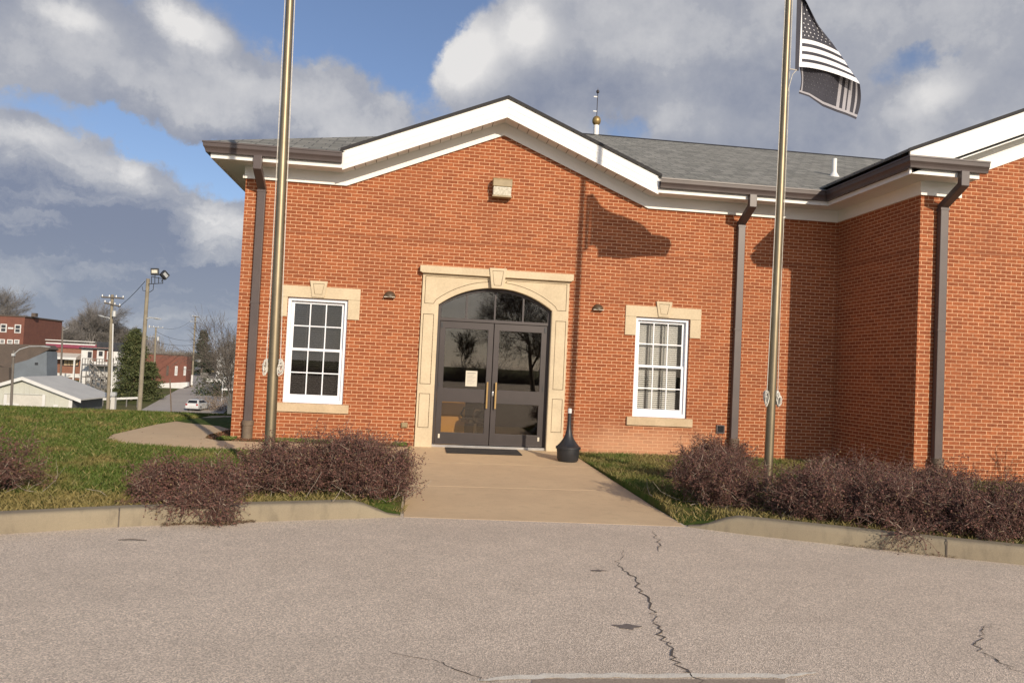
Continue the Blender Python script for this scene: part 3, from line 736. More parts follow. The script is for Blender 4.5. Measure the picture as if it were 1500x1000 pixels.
# windows ---------------------------------------------------------------------
def window(xc, blind, glass):
    m = MB(); x0, x1 = xc-WH, xc+WH; y0 = .045
    rect = lambda a, b, c, d: [(a, c), (b, c), (b, d), (a, d)]
    m.prism(rect(x0+.001, x1-.001, WB+.001, WT-.001), y0, .2, [rect(x0+.06, x1-.06, WB+.075, WT-.06)])
    w = m.build('window', 'vinyl', BG, bevel=.005)
    zm = (WB+WT)/2+.02
    for zb, zt, yy in ((zm-.02, WT-.062, y0+.075), (WB+.077, zm+.02, y0+.04)):
        m = MB(); a, b = x0+.062, x1-.062; bt = .085 if zb < 1 else .045
        gx0, gx1, gz0, gz1 = a+.055, b-.055, zb+bt, zt-.045
        cw = (gx1-gx0)/3; ch = (gz1-gz0)/2; hs = []
        for i in range(3):
            for j in range(2): hs.append(rect(gx0+i*cw+(.011 if i else 0), gx0+(i+1)*cw-(.011 if i < 2 else 0), gz0+j*ch+(.011 if j else 0), gz0+(j+1)*ch-(.011 if j < 1 else 0)))
        m.prism(rect(a, b, zb, zt), yy, yy+.034, hs); sash = m.build('sash', 'vinyl', w, bevel=.003)
        m = MB(); m.box(gx0-.004, gx1+.004, yy+.014, yy+.02, gz0-.004, gz1+.004); m.build('pane', glass, sash)
    m = MB(); z = WB+.10
    sx0, sx1 = (x0+.09, x1-.09) if blind == 'blind_shaded' else (x0+.085, x1-.17)
    while z < WT-.08:
        b = len(m.v); m.v += [(sx0, .215, z-.014), (sx1, .215, z-.014), (sx1, .250, z+.014), (sx0, .250, z+.014)]; m.face(range(b, b+4)); z += .0415
    bl = m.build('blind', blind, w)
    m = MB()
    for f in (.27, .60): 
        xx = sx0+(sx1-sx0)*f; m.box(xx-.016, xx+.016, .205, .209, WB+.08, WT-.07)
    m.build('blind_tape', 'blind_tape' if blind != 'blind_shaded' else 'blind_shaded', bl)
    # stone lintel with ears, keystone and sill
    m = MB(); m.box(xc-.7896, xc+.7896, -.022, -.0005, WT+.002, 2.9194); lin = m.build('lintel', 'stone', w, bevel=.004)
    for s in (-1, 1):
        a, b = sorted((xc+s*(WH+.003), xc+s*.7896)); m = MB(); m.box(a, b, -.0215, -.0005, 2.3252, WT-.001); m.build('lintel_ear', 'stone', lin, bevel=.004)
    keystone(lin, xc, WT+.02, 3.03, .112, .165, -.045)
    m = MB(); m.box(xc-.6826, xc+.6826, -.05, .044, .5249, WB-.002); m.build('sill', 'stone_sill', w, bevel=.006)
window(-WXC, 'blind_shaded', 'winglass'); window(WXC, 'blind_white', 'winglass_clear')

# downspouts ------------------------------------------------------------------
def downspout(x, yw, yg, zg=-.08):
    m = MB(); m.rectbar([(x, yg, 5.21), (x, yg, 4.985), (x, yw-.075, 4.72), (x, yw-.075, .25)], .15, .10)
    d = m.build('downspout', 'bronze', BG, bevel=.008)
    for z in (4.66, 2.55):
        m = MB(); m.box(x-.081, x+.081, yw-.131, yw-.0005, z-.018, z+.018); m.build('strap', 'bronze', d)
    m = MB(); m.lathe([(.095, -.3), (.095, .24), (.108, .25), (.108, .34), (.09, .34)], (x, yw-.095, zg+.08), 18); m.build('drain_boot', 'castiron', d, smooth=True)
downspout(-4.56, 0, -.565); downspout(4.96, 0, -.565); downspout(7.49, YW, -3.195)

# fixtures on the wall --------------------------------------------------------
fl = empty('wall_floodlight', (0, 0, 5.07), 'square tan floodlight high in the gable above the doors', 'wall light')
m = MB(); m.prism([(-.02, .0), (-.02, .17), (-.20, .17), (-.235, .13), (-.235, .0)], -.19, .19, axis='x'); m.build('housing', 'lamptan', fl, bevel=.01)
m = MB(); m.prism([(-.02, -.005), (-.232, -.005), (-.19, -.17), (-.02, -.17)], -.178, .178, axis='x'); m.build('lens', 'lens', fl, bevel=.012)
m = MB(); m.box(-.19, .19, -.205, -.02, -.198, -.172); m.box(-.10, .10, -.0195, -.0005, -.15, .15); m.build('bracket', 'lamptan', fl)
def sconce(x, z, label):
    r = empty('wall_sconce', (x, 0, z), label, 'wall light', 'half round wall lights beside the doors')
    m = MB(); n = 10; b = 0
    for i in range(n+1):
        t = math.pi/2*i/n
        for k in range(17):
            a = math.pi*k/16; rr = math.cos(t)
            m.v.append((-.115*rr*math.cos(a), -.13*rr*math.sin(a), .115*math.sin(t)-.05))
    for i in range(n):
        for k in range(16): m.face([i*17+k, i*17+k+1, (i+1)*17+k+1, (i+1)*17+k])
    m.face(list(range(17)))
    m.build('shade', 'sconce', r, smooth=True)
    m = MB(); m.box(-.105, .105, -.11, -.002, -.062, -.0505); m.build('lens', 'lens', r)
sconce(-2.07, 2.855, 'small half round bronze wall light between left window and doors'); sconce(2.05, 2.84, 'small half round bronze wall light between doors and right window')
m = MB(); m.box(-.062, .062, -.045, -.0005, -.05, .05); m.box(-.05, .05, -.06, -.0452, -.035, .042)
tag(m.build('outlet_box', 'lamptan', loc=(-1.66, 0, .355), bevel=.008), 'small tan outlet cover low on the brick left of the doors', 'outlet box')
vt = empty('wall_vent', (4.70, 0, .51), 'small dark square vent low on the brick beside the middle downspout', 'vent')
m = MB(); m.prism([(-.085, -.085), (.085, -.085), (.085, .085), (-.085, .085)], -.03, -.0005, [[(-.065, -.065), (.065, -.065), (.065, .065), (-.065, .065)]]); m.build('frame', 'bronze', vt)
m = MB()
for i in range(5): m.poly([(-.065, -.024, -.062+i*.026), (.065, -.024, -.062+i*.026), (.065, -.004, -.04+i*.026), (-.065, -.004, -.04+i*.026)])
m.build('louvre', 'black', vt)

# lightning rod / finial on ridge
fx = at(873, 196, ridge_y).x
rod = empty('lightning_rod', (fx, ridge_y, rz), 'thin rod with gold ball on a white post at the roof peak', 'finial')
m = MB(); m.lathe([(.10, -.1), (.10, .30), (.08, .31)], (0, 0, 0), 16); m.build('post', 'white', rod, smooth=True)
m = MB(); m.lathe([(max(.001, .16*math.sin(math.pi*i/14)), .45-.16*math.cos(math.pi*i/14)) for i in range(15)], (0, 0, 0), 20); m.build('ball', 'gold', rod, smooth=True)
m = MB(); m.tube([(0, 0, .58), (0, 0, 1.38)], .014, 8); m.lathe([(max(.001, .06*math.sin(math.pi*i/10)), 1.40-.06*math.cos(math.pi*i/10)) for i in range(11)], (0, 0, 0), 14); m.tube([(0, 0, 1.44), (0, 0, 1.54)], [.012, .002], 6); m.build('rod', 'doorframe', rod, smooth=True)
for z in (1.21, .74):
    m = MB(); m.box(-.14, -.01, -.006, .006, z, z+.04); m.build('vane', 'bwhite', rod)
rod.scale = (.82, .82, .94)

# ------------------------------------------------------------------ door things
mt = MB(); mt.box(-.70, .70, -.38, .38, 0, .014); o = mt.build('door_mat', 'mat', loc=(-.16, -.50, -.0525), bevel=.005); o.rotation_euler.x = .0178
tag(o, 'thin black rubber mat on the walk before the glass doors', 'door mat')
urn = empty('smoking_receptacle', (1.285, -1.42, -.074), 'black bottle shaped cigarette receptacle standing beside the right stone pier', 'ash receptacle')
m = MB(); m.lathe([(.165, 0), (.19, .03), (.205, .20), (.205, .24)], (0, 0, 0), 28); m.build('pail', 'black', urn, smooth=True)
m = MB(); m.lathe([(.225, .225), (.225, .262), (.20, .275), (.15, .33), (.10, .40), (.065, .48), (.042, .58), (.034, .70), (.032, .86)], (0, 0, 0), 28); m.build('neck', 'black', urn, smooth=True)
m = MB(); m.lathe([(.036, .86), (.036, .93), (.03, .945)], (0, 0, 0), 14); m.build('cap', 'bwhite', urn, smooth=True)
# chair inside
ch = empty('office_chair', (-.24, .60, 0), 'black leather office chair with loop arms seen through the left door', 'chair', rz=-1.25)
m = MB(); m.box(-.25, .25, -.25, .25, .40, .50); m.build('seat', 'chairblack', ch, bevel=.05)
m = MB(); m.prism([(.18, .50), (.30, .62), (.33, 1.02), (.26, 1.06), (.22, .66), (.12, .50)], -.22, .22, axis='x'); m.build('backrest', 'chairblack', ch, bevel=.04)
for s in (-1, 1):
    m = MB(); m.tube([(s*.26, -.12, .44), (s*.31, -.20, .56), (s*.31, -.14, .68), (s*.31, .08, .69), (s*.30, .22, .64)], .024, 10); m.build('armrest', 'chairblack', ch, smooth=True)
m = MB(); m.tube([(0, 0, .08), (0, 0, .40)], .03, 10)
for i in range(5):
    a = 2*math.pi*i/5+.3; m.tube([(0, 0, .10), (.28*math.cos(a), .28*math.sin(a), .055)], [.03, .018], 8)
m.build('base', 'chrome', ch, smooth=True)
for i in range(5):
    a = 2*math.pi*i/5+.3; m = MB(); m.tube([(.28*math.cos(a)-.015, .28*math.sin(a), .028), (.28*math.cos(a)+.015, .28*math.sin(a), .028)], .028, 12); m.build('caster', 'black', ch, smooth=True)

# ------------------------------------------------------------------ flagpoles and flag
def flagpole(base, top_dir, label, r0, coil_z):
    r = empty('flagpole', base, label, 'flagpole', 'flagpoles flanking the walk')
    d = Vector(top_dir); H = 9.2
    m = MB(); m.tube([d*(H*i/12) for i in range(13)], [r0*(1-.0*i) if i < 3 else r0*(1-.045*(i-2)) for i in range(13)], 24); m.build('pole', 'polemetal', r, smooth=True)
    m = MB(); m.lathe([(r0*2.0, 0), (r0*1.9, .03), (r0*1.3, .07), (r0*1.05, .09)], (0, 0, 0), 24); m.build('flash_collar', 'polemetal', r, smooth=True)
    m = MB(); tp = d*H; m.lathe([(max(.001, .08*math.sin(math.pi*i/10)), .08-.08*math.cos(math.pi*i/10)) for i in range(11)], tp, 16); m.build('ball', 'gold', r, smooth=True)
    for s in (-1, 1):
        c = d*coil_z+Vector((s*(r0+.012), -.02, 0))
        m = MB(); m.box(c.x-.012, c.x+.012, c.y-.012, c.y+.012, c.z-.09, c.z+.09); m.build('cleat', 'galv', r)
        m = MB()
        for k in range(8):
            pts = []; rx_ = random.uniform(.010, .036); rz_ = random.uniform(.06, .115); tz = random.uniform(-.035, .02); tw = random.uniform(-.25, .25)
            for i in range(15):
                t = 2*math.pi*i/14; xx = rx_*math.cos(t); zz = rz_*math.sin(t)
                pts.append((c.x+s*(.016+xx+zz*tw*.5)+random.gauss(0, .0025), c.y-.035+.008*k+random.gauss(0, .004), c.z+tz+zz+random.gauss(0, .004)))
            m.tube(pts, .0065, 6)
        m.tube([(c.x-.014, c.y-.04, c.z+.01), (c.x+s*.045, c.y-.03, c.z+.02), (c.x+s*.02, c.y+.03, c.z-.005)], .009, 6)
        m.build('rope_coil', 'rope', r, smooth=True)
    return r, d
LB, RB = Vector((-3.29, -4.8, -.03)), Vector((3.425, -4.8, -.04))
lp, ld = flagpole(LB, (Vector((-3.365, -4.8, 5.75))-LB).normalized(), 'bare bronze flagpole left of the walk before the left window', .068, 1.45)
rp, rd = flagpole(RB, (Vector((3.487, -4.8, 6.95))-RB).normalized(), 'bronze flagpole right of the walk that flies the black and white flag', .060, 1.34)
for root, d, r0, cz in ((lp, ld, .068, 1.45), (rp, rd, .060, 1.34)):
    m = MB()
    for s in (-1, 1):
        q = [d*cz+Vector((s*(r0+.02), -.02, 0)), d*(cz+1.2)+Vector((s*(r0*.97+.008), -.01, 0)), d*(cz+3.6)+Vector((s*(r0*.84+.010), -.01, 0)), d*9.0+Vector((s*.05, 0, 0))]
        m.tube(q, .0055, 6)
    m.build('halyard', 'rope', root)

def build_flag():
    A = Vector((3.425, -4.8, 0))
    def depth(px):                      # cloth streams right and back towards the wall
        t = (px-1166)/90; return -4.86+.52*max(0, t)
    def Q(px, py, off=0): p = at(px, py, depth(px)+off); return p
    def lerp2(a, b, t): return (a[0]+(b[0]-a[0])*t, a[1]+(b[1]-a[1])*t)
    def pl(poly, t):
        L = [math.dist(a, b) for a, b in zip(poly, poly[1:])]; s = t*sum(L)
        for (a, b), l in zip(zip(poly, poly[1:]), L):
            if s <= l+1e-9: return lerp2(a, b, s/l)
            s -= l
        return poly[-1]
    m = MB()
    rows = [-8, 6, 20, 34, 46, 57, 63, 68, 74.5, 79.2, 86, 90.6, 98]
    sub = []
    for a, b in zip(rows, rows[1:]): sub += [a, (a+b)/2]
    sub.append(98)
    rights = [(1174.5, -8), (1180, 0), (1199, 38), (1211, 53), (1219, 63), (1226, 73), (1233, 83), (1240, 94), (1247, 105), (1255, 116), (1259.5, 123)]
    NU = 22; base = len(m.v)
    nr = len(sub)
    for i, y in enumerate(sub):
        t = i/(nr-1)
        l = (1175-(y+8)/106*4.5, y)
        # right end distributed along the fly edge
        rt = pl(rights, max(0, (y+8)/106)**.92)
        for j in range(NU+1):
            u = j/NU; x = l[0]+(rt[0]-l[0])*u
            yy = l[1]+(rt[1]-l[1])*(u**1.7)
            off = .05*math.sin(u*5+i*.22)*u+.02*math.sin(u*11+i*.1)
            m.v.append(tuple(Q(x, yy, off)))
    white_rows = {(57, 63), (68, 74.5), (79.2, 86), (90.6, 98)}
    for i in range(nr-1):
        mid = (sub[i]+sub[i+1])/2; wh = any(a <= mid <= b for a, b in white_rows)
        for j in range(NU):
            m.cm = 1 if wh and j > 0 else 0
            if j == 0: m.cm = 1
            m.face([base+i*(NU+1)+j, base+i*(NU+1)+j+1, base+(i+1)*(NU+1)+j+1, base+(i+1)*(NU+1)+j])
    def star(c, ex, ey, r, mi=1):
        b = len(m.v); nrm = ex.cross(ey).normalized()
        if nrm.y > 0: nrm = -nrm
        cc = c+nrm*.004
        m.v.append(tuple(cc))
        for k in range(10):
            rr = r if k % 2 == 0 else r*.42; t = math.pi/2+k*math.pi/5; m.v.append(tuple(cc+ex*(rr*math.cos(t))+ey*(rr*math.sin(t))))
        m.cm = mi
        for k in range(10): m.face([b, b+1+k, b+1+(k+1) % 10])
    def vert(i, j): return Vector(m.v[base+i*(NU+1)+j])
    for i in range(2, 10):
        w = (vert(i, NU)-vert(i, 0)).length
        n = max(1, int(w/.085))
        for k in range(n):
            u = (k+.6+.35*(i % 2))/(n+.3)
            if u > .94: continue
            j = u*NU; j0 = int(j); a = vert(i, j0); b = vert(i, min(NU, j0+1)); c = vert(i+1, j0)
            star(a.lerp(b, j-j0), (b-a).normalized(), (a-c).normalized(), .014)
    # hoist band
    for xa, xb, mt_ in ((1166.0, 1171.0, 0),):
        b = len(m.v); n = 14
        for i in range(n+1):
            y = -8+112*i/n; m.v += [tuple(Q(xa-.0-i*.0+(1.5-3.0*i/n), y)), tuple(Q(1175-(y+8)/106*4.5, y, .002))]
        m.cm = 0
        for i in range(n): m.face([b+2*i, b+2*i+1, b+2*i+3, b+2*i+2])
    # folded lower flap, seen from its back
    top = [(1171, 98.5), (1190, 99), (1210, 101), (1230, 106), (1245, 114), (1259.5, 123)]
    bot = [(1170, 137), (1185, 142), (1205, 156), (1225, 164), (1240, 169), (1254, 175)]
    b2 = len(m.v); NV = 16; NF = 40
    for i in range(NV+1):
        v = i/NV
        for j in range(NF+1):
            u = j/NF; a = pl(top, u); c = pl(bot, u)
            x = a[0]+(c[0]-a[0])*v; y = a[1]+(c[1]-a[1])*v
            if u < .1: x += 3*math.sin(math.pi*v)*(1-u/.1)
            if u > .85: x += 4.0*math.sin(math.pi*v)*(u-.85)/.15
            off = .07+.06*math.sin(math.pi*v)*(.3+u)+.02*v*math.sin(9*u+2*v)+(.12+.10*u)*v
            m.v.append(tuple(Q(x, y, off)))
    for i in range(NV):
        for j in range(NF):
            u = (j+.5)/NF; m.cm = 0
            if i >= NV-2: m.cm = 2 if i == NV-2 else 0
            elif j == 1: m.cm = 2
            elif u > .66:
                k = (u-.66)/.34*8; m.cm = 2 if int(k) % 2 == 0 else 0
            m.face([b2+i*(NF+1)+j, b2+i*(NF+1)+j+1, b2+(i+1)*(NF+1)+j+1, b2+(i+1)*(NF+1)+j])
    def v2(i, j): return Vector(m.v[b2+i*(NF+1)+j])
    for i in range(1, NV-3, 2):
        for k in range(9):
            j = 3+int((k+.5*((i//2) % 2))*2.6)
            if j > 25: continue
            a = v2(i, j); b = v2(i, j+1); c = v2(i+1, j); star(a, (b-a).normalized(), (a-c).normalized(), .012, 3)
    o = m.build('flag', ['flagdark', 'flagwhite', 'flagwhite_shaded', 'flagstar_shaded'])
    for p in o.data.polygons: p.use_smooth = True
    tag(o, 'black and white stars and stripes flag drooping from the right flagpole', 'flag')
    m = MB(); hp = [Q(1167, y, -.01) for y in (-8, 30, 70, 103)]
    a = hp[-1]; m.tube([a, a+Vector((-.05, .02, -.06)), Vector((3.425+.085, -4.82, a.z-.30))], .006, 6)
    m.build('tether', 'rope', o)
    for p in hp[::3]:
        m = MB(); m.tube([p, p+Vector((-.09, .03, .02))], .008, 6); m.build('clip', 'rope', o)
build_flag()

# ------------------------------------------------------------------ planting
def shrub(c, rad, label, n_main=26, seed=0, dens=1.0, name='barberry_bush', droop=0, mats=('barberry', 'barberry_bud'), group='leafless barberry bushes along the kerb', twig_r=1.0):
    rng = np.random.default_rng(100+seed); rx, ry, rz_ = rad
    c = np.array(c, float); P0 = []; P1 = []; R0 = []; R1 = []; tips = []
    def chain(p, d, L, n, r0, r1, wig, grav):
        out = []
        for i in range(n):
            d = d+rng.normal(size=3)*wig; d[2] += grav; d /= np.linalg.norm(d)
            q = p+d*L/n; a = r0+(r1-r0)*i/n; b = r0+(r1-r0)*(i+1)/n
            P0.append(p); P1.append(q); R0.append(a); R1.append(b); out.append((q, d.copy())); p = q
        return out
    S = np.array([rx, ry, rz_])
    for k in range(n_main):
        a = 2*math.pi*k/n_main+rng.normal()*.3; e = rng.uniform(.25, 1.35)
        tgt = np.array([math.cos(a)*math.cos(e), math.sin(a)*math.cos(e), math.sin(e)])*S*rng.uniform(.75, 1.02)
        base = c+np.array([rng.normal()*rx*.16, rng.normal()*ry*.16, 0])
        d = tgt/np.linalg.norm(tgt); d0 = d+np.array([0, 0, .45]); d0 /= np.linalg.norm(d0)
        L = np.linalg.norm(tgt)*1.02
        mn = chain(base, d0, L, 6, .0075*twig_r, .0035*twig_r, .10, -.06-droop*.2)
        for (q, dd) in mn[1:]:
            for _ in range(int(4*dens+rng.random())):
                d2 = dd*.6+rng.normal(size=3)*.75; d2[2] += .10; d2 /= np.linalg.norm(d2)
                s2 = chain(q, d2, rng.uniform(.16, .34)*max(.7, rx), 3, .0032*twig_r, .0018*twig_r, .22, -.02-droop*.3)
                for (q3, d3) in s2:
                    for _ in range(int(2.0*dens+rng.random())):
                        d4 = d3*.5+rng.normal(size=3)*.8; d4 /= np.linalg.norm(d4)
                        s3 = chain(q3, d4, rng.uniform(.05, .13), 2, .0019*twig_r, .0012*twig_r, .25, 0)
                        tips.append(s3[0][0]); tips.append(s3[1][0])
    P0 = np.array(P0); P1 = np.array(P1); R0 = np.array(R0); R1 = np.array(R1)
    gz = -.03 if not droop else -.14
    keep = (P1[:, 2] > gz) & (P0[:, 2] > gz-.02)
    V, Fq = segs(P0[keep]-c, P1[keep]-c, R0[keep], R1[keep])
    root = empty(name, tuple(c), label, 'bush', group)
    np_mesh('twigs', V, Fq, mats[0], root)
    if not droop:
        A0 = []; A1 = []; B0 = []; B1 = []
        for k in range(16):
            p = np.array([rng.normal()*rx*.45, rng.normal()*ry*.45, .0]); a = rng.uniform(0, 2*math.pi); d = np.array([math.cos(a), math.sin(a), rng.uniform(.15, .9)]); r = rng.uniform(.0035, .0065)
            for j in range(5):
                d = d+rng.normal(size=3)*.22; d /= np.linalg.norm(d); q = p+d*rng.uniform(.05, .10)
                A0.append(p); A1.append(q); B0.append(r*(1-.14*j)); B1.append(r*(1-.14*(j+1))); p = q
        V2, F2 = segs(A0, A1, B0, B1); np_mesh('stems', V2, F2, 'palestem', root)['kind'] = 'stuff'
    T = np.array(tips); T = T[T[:, 2] > gz]-c
    T = np.repeat(T, 2, 0)+rng.normal(size=(len(T)*2, 3))*.012
    V, Fq = quads(T, rng.uniform(.004, .011, len(T)), rng)
    np_mesh('buds', V, Fq, mats[1], root)['kind'] = 'stuff'
    return root
SH_ = [ # x, y, rx, ry, rz, label
 (-5.85, -6.35, .62, .50, .56, 'scraggly reddish bush alone on the lawn at the far left of the kerb', .55),
 (-3.82, -6.50, .62, .42, .29, 'low purple bush trailing over the kerb left of the walk', 1.0),
 (-2.92, -5.75, .62, .60, .50, 'dense purple brown bush in front of the left flagpole base', 1.0),
 (-2.25, -5.60, .66, .62, .68, 'tallest purple brown bush left of the walk under the left window', 1.05),
 (-1.80, -5.75, .50, .55, .48, 'purple brown bush whose twigs reach over the left edge of the walk', .9),
 (2.32, -5.75, .74, .66, .58, 'rounded purple brown bush nearest the right edge of the walk', 1.0),
 (2.95, -4.05, .60, .45, .62, 'paler upright bush behind the row against the middle downspout', .9),
 (3.2, -6.50, .76, .62, .48, 'purple brown bush in front of the right flagpole base', 1.05),
 (4.0, -6.95, .78, .62, .47, 'purple brown bush right of the right flagpole before the shaded corner', 1.05),
 (4.25, -5.4, .85, .6, .48, 'purple brown bush in the second row before the shaded brick corner', .95),
 (4.75, -7.35, .76, .58, .45, 'dark brown bush by the kerb below the wing corner', 1.05),
 (5.60, -7.5, .78, .62, .46, 'dark brown bush at the right end of the kerb', 1.05),
 (5.25, -5.7, .85, .6, .47, 'dark brown bush in front of the right downspout', .95),
]
for i, (x, y, rx, ry, rzz, lab, de) in enumerate(SH_):
    shrub((x, y, -.03), (rx, ry, rzz), lab, n_main=int(42*max(.6, de)), seed=i, dens=1.0 if de >= .8 else .7)
shrub((6.35, -6.6, -.05), (.7, .6, .45), 'dark brown bush partly cut by the right edge of the photo', n_main=30, seed=31)
# twigs hanging over the kerb: part of the trailing bush
shrub((-3.62, -6.93, .05), (.42, .10, .10), 'sprawl of purple twigs hanging over the kerb face on the left', n_main=18, seed=40, droop=.8, dens=.7)
shrub((3.62, -7.63, .04), (.30, .09, .08), 'few bare twigs hanging over the kerb face on the right', n_main=9, seed=41, droop=.7, dens=.35)
# sapling right of the picture that throws the branching shadow on the wing
shrub((9.6, -5.0, -.06), (.75, .5, 1.55), 'bare upright bush standing before the wing wall beyond the right edge', n_main=16, seed=50, dens=.35, name='bare_bush', twig_r=1.8, group=None)

def in_poly(x, y, poly):
    c = np.zeros(len(x), bool); n = len(poly); j = n-1
    for i in range(n):
        xi, yi = poly[i]; xj, yj = poly[j]
        c ^= ((yi > y) != (yj > y)) & (x < (xj-xi)*(y-yi)/(yj-yi+1e-12)+xi); j = i
    return c
def vterr(x, y): return np.array([terr(a, b) for a, b in zip(x, y)])
kx = np.linspace(-60, 60, 2400); ky = np.array([kline(a) for a in kx])
def lawn(n, x0, x1, y0, y1, hmin, hmax, w, rng):
    x = rng.uniform(x0, x1, n); y = rng.uniform(y0, y1, n)
    ok = (y > np.interp(x, kx, ky)+.19)&~((x > -1.55)&(x < 1.6))&~in_poly(x, y, sw)&~((x > XL-.03)&(y > -.02))&~((x > XW-.02)&(y > YW-.03))
    ok &= ~((x > -5.4)&(x < -1.5)&(y > -.66))
    # bare soil below the shrubs
    k = np.ones(len(x), bool)
    for s in SH_[1:]:
        d = ((x-s[0])/(s[2]*.8))**2+((y-s[1])/(s[3]*.8))**2; k &= ~((d < 1)&(rng.random(len(x)) < .75))
    ok &= k
    x, y = x[ok], y[ok]; z = vterr(x, y)
    n = len(x); a = rng.uniform(0, 2*math.pi, n); h = rng.uniform(hmin, hmax, n)*(.6+.8*rng.random(n)); l = rng.normal(size=(n, 2))*h[:, None]*.5
    ww = w*rng.uniform(.6, 1.3, n)
    ca, sa = np.cos(a)*ww, np.sin(a)*ww
    V = np.stack([np.stack([x-ca, y-sa, z-.005], 1), np.stack([x+ca, y+sa, z-.005], 1), np.stack([x+l[:, 0]*.45+ca*.7, y+l[:, 1]*.45+sa*.7, z+h*.6], 1), np.stack([x+l[:, 0], y+l[:, 1], z+h], 1)], 1).reshape(-1, 3)
    return V
GV = [lawn(230000, -11, -1.5, -9, 0, .025, .06, .004, RNG), lawn(110000, 1.5, 9, -9.5, 0, .03, .065, .004, RNG), lawn(120000, -16, -4.9, 0, 11, .03, .07, .007, RNG)]
V = np.concatenate(GV); Fq = (np.arange(len(V)//4)*4)[:, None]+np.arange(4)[None]
go = np_mesh('grass', V, Fq, 'grass'); tag(go, 'short green and straw grass on the lawns either side of the walk', 'grass', kind='stuff')
# mulch chips in the bed along the left wall
def chips(n, x0, x1, y0, y1, cond, size, name, mat, label, zf):
    x = RNG.uniform(x0, x1, n); y = RNG.uniform(y0, y1, n); ok = cond(x, y); x, y = x[ok], y[ok]
    C = np.stack([x, y, np.array([zf(a, b) for a, b in zip(x, y)])+RNG.uniform(0, .025, len(x))], 1)
    V, Fq = quads(C, RNG.uniform(size*.5, size, len(C)), RNG, .55, .5); o = np_mesh(name, V, Fq, mat); tag(o, label, kind='stuff'); return o
bed = [(-1.56, -.03), (-1.56, -.6), (-4.93, -.6), (-5.26, -.25), (-5.36, .35), (-5.28, 1.3), (-5.1, 3.0), (-4.9, 3.0), (-4.9, -.03)]
chips(26000, -5.4, -1.5, -.62, 3, lambda x, y: in_poly(x, y, bed), .022, 'mulch', 'mulch', 'red brown wood mulch in the bed along the foot of the left brick wall', lambda a, b: terr(a, b)+.01)
GV = []
x = RNG.uniform(-5.3, -1.6, 9000); y = RNG.uniform(-.6, -.05, 9000); 
ok = in_poly(x, y, bed) & (np.sin(x*3.1)+np.sin(x*7.7+1) > -.1); x, y = x[ok], y[ok]; C = np.stack([x, y, vterr(x, y)+.01], 1)
V, Fq = quads(C+np.array([0, 0, .03]), RNG.uniform(.012, .026, len(C)), RNG, .2); o = np_mesh('bed_weeds', V, Fq, 'grass'); tag(o, 'low yellow green weeds in the mulch bed below the left window', kind='stuff')
def kcond(x, y):
    k = np.interp(x, kx, ky); return ((y < k-.0)&(y > k-.10-.06*np.sin(x*9))&(np.sin(x*5.2+.6) > -.55))
o = chips(16000, -4.1, -2.9, -7.5, -6.5, kcond, .014, 'leaf_litter', 'litter', 'dark dry leaf litter gathered at the foot of the left kerb', lambda a, b: -.147)
o = chips(6000, 3.0, 3.95, -8.0, -7.2, lambda x, y: ((y < np.interp(x, kx, ky))&(y > np.interp(x, kx, ky)-.045)), .010, 'leaf_litter', 'litter', 'thin line of dry leaf litter along the right kerb', lambda a, b: -.147)
# soil/leaf floor under shrubs
def sc_cond(x, y):
    k = np.zeros(len(x), bool)
    for s in SH_[1:]: k |= (((x-s[0])/s[2])**2+((y-s[1])/s[3])**2) < 1.0
    return k&(y > np.interp(x, kx, ky)+.2)&~((x > -1.56)&(x < 1.61))
chips(42000, -4.6, 7, -8.6, -3.5, sc_cond, .016, 'bush_litter', 'litter', 'brown dead leaves and soil beneath the barberry bushes', lambda a, b: terr(a, b)+.004)
def lcond(x, y):
    return ((y > np.interp(x, kx, ky)+.2)&~((x > XL-.05)&(y > -.05)))
x_ = None
chips(900, -10, 8, -9, 6, lambda x, y: lcond(x, y)&~((x > -1.6)&(x < 1.64)), .022, 'fallen_leaves', 'litter', 'scattered dry brown leaves lying on the lawn', lambda a, b: terr(a, b)+.035)
chips(420, -9, 9, -12, -6.6, lambda x, y: (y < np.interp(x, kx, ky)-.03)&(RNG.random(len(x)) < np.exp((y-np.interp(x, kx, ky))*1.1)), .012, 'asphalt_grit', 'litter', 'small bits of bark and leaf scattered on the asphalt', lambda a, b: -.149)
dn = empty('dandelion', tuple(atz(300, 694, .0)), 'single yellow dandelion in the grass above the trailing bush', 'flower')
m = MB(); m.tube([(0, 0, 0), (0, 0, .07)], .003, 6); m.build('stem', 'grass', dn)
m = MB(); m.lathe([(.004, .062), (.02, .075), (.016, .086), (.003, .09)], (0, 0, 0), 12); m.build('flower_head', 'dandelion', dn)

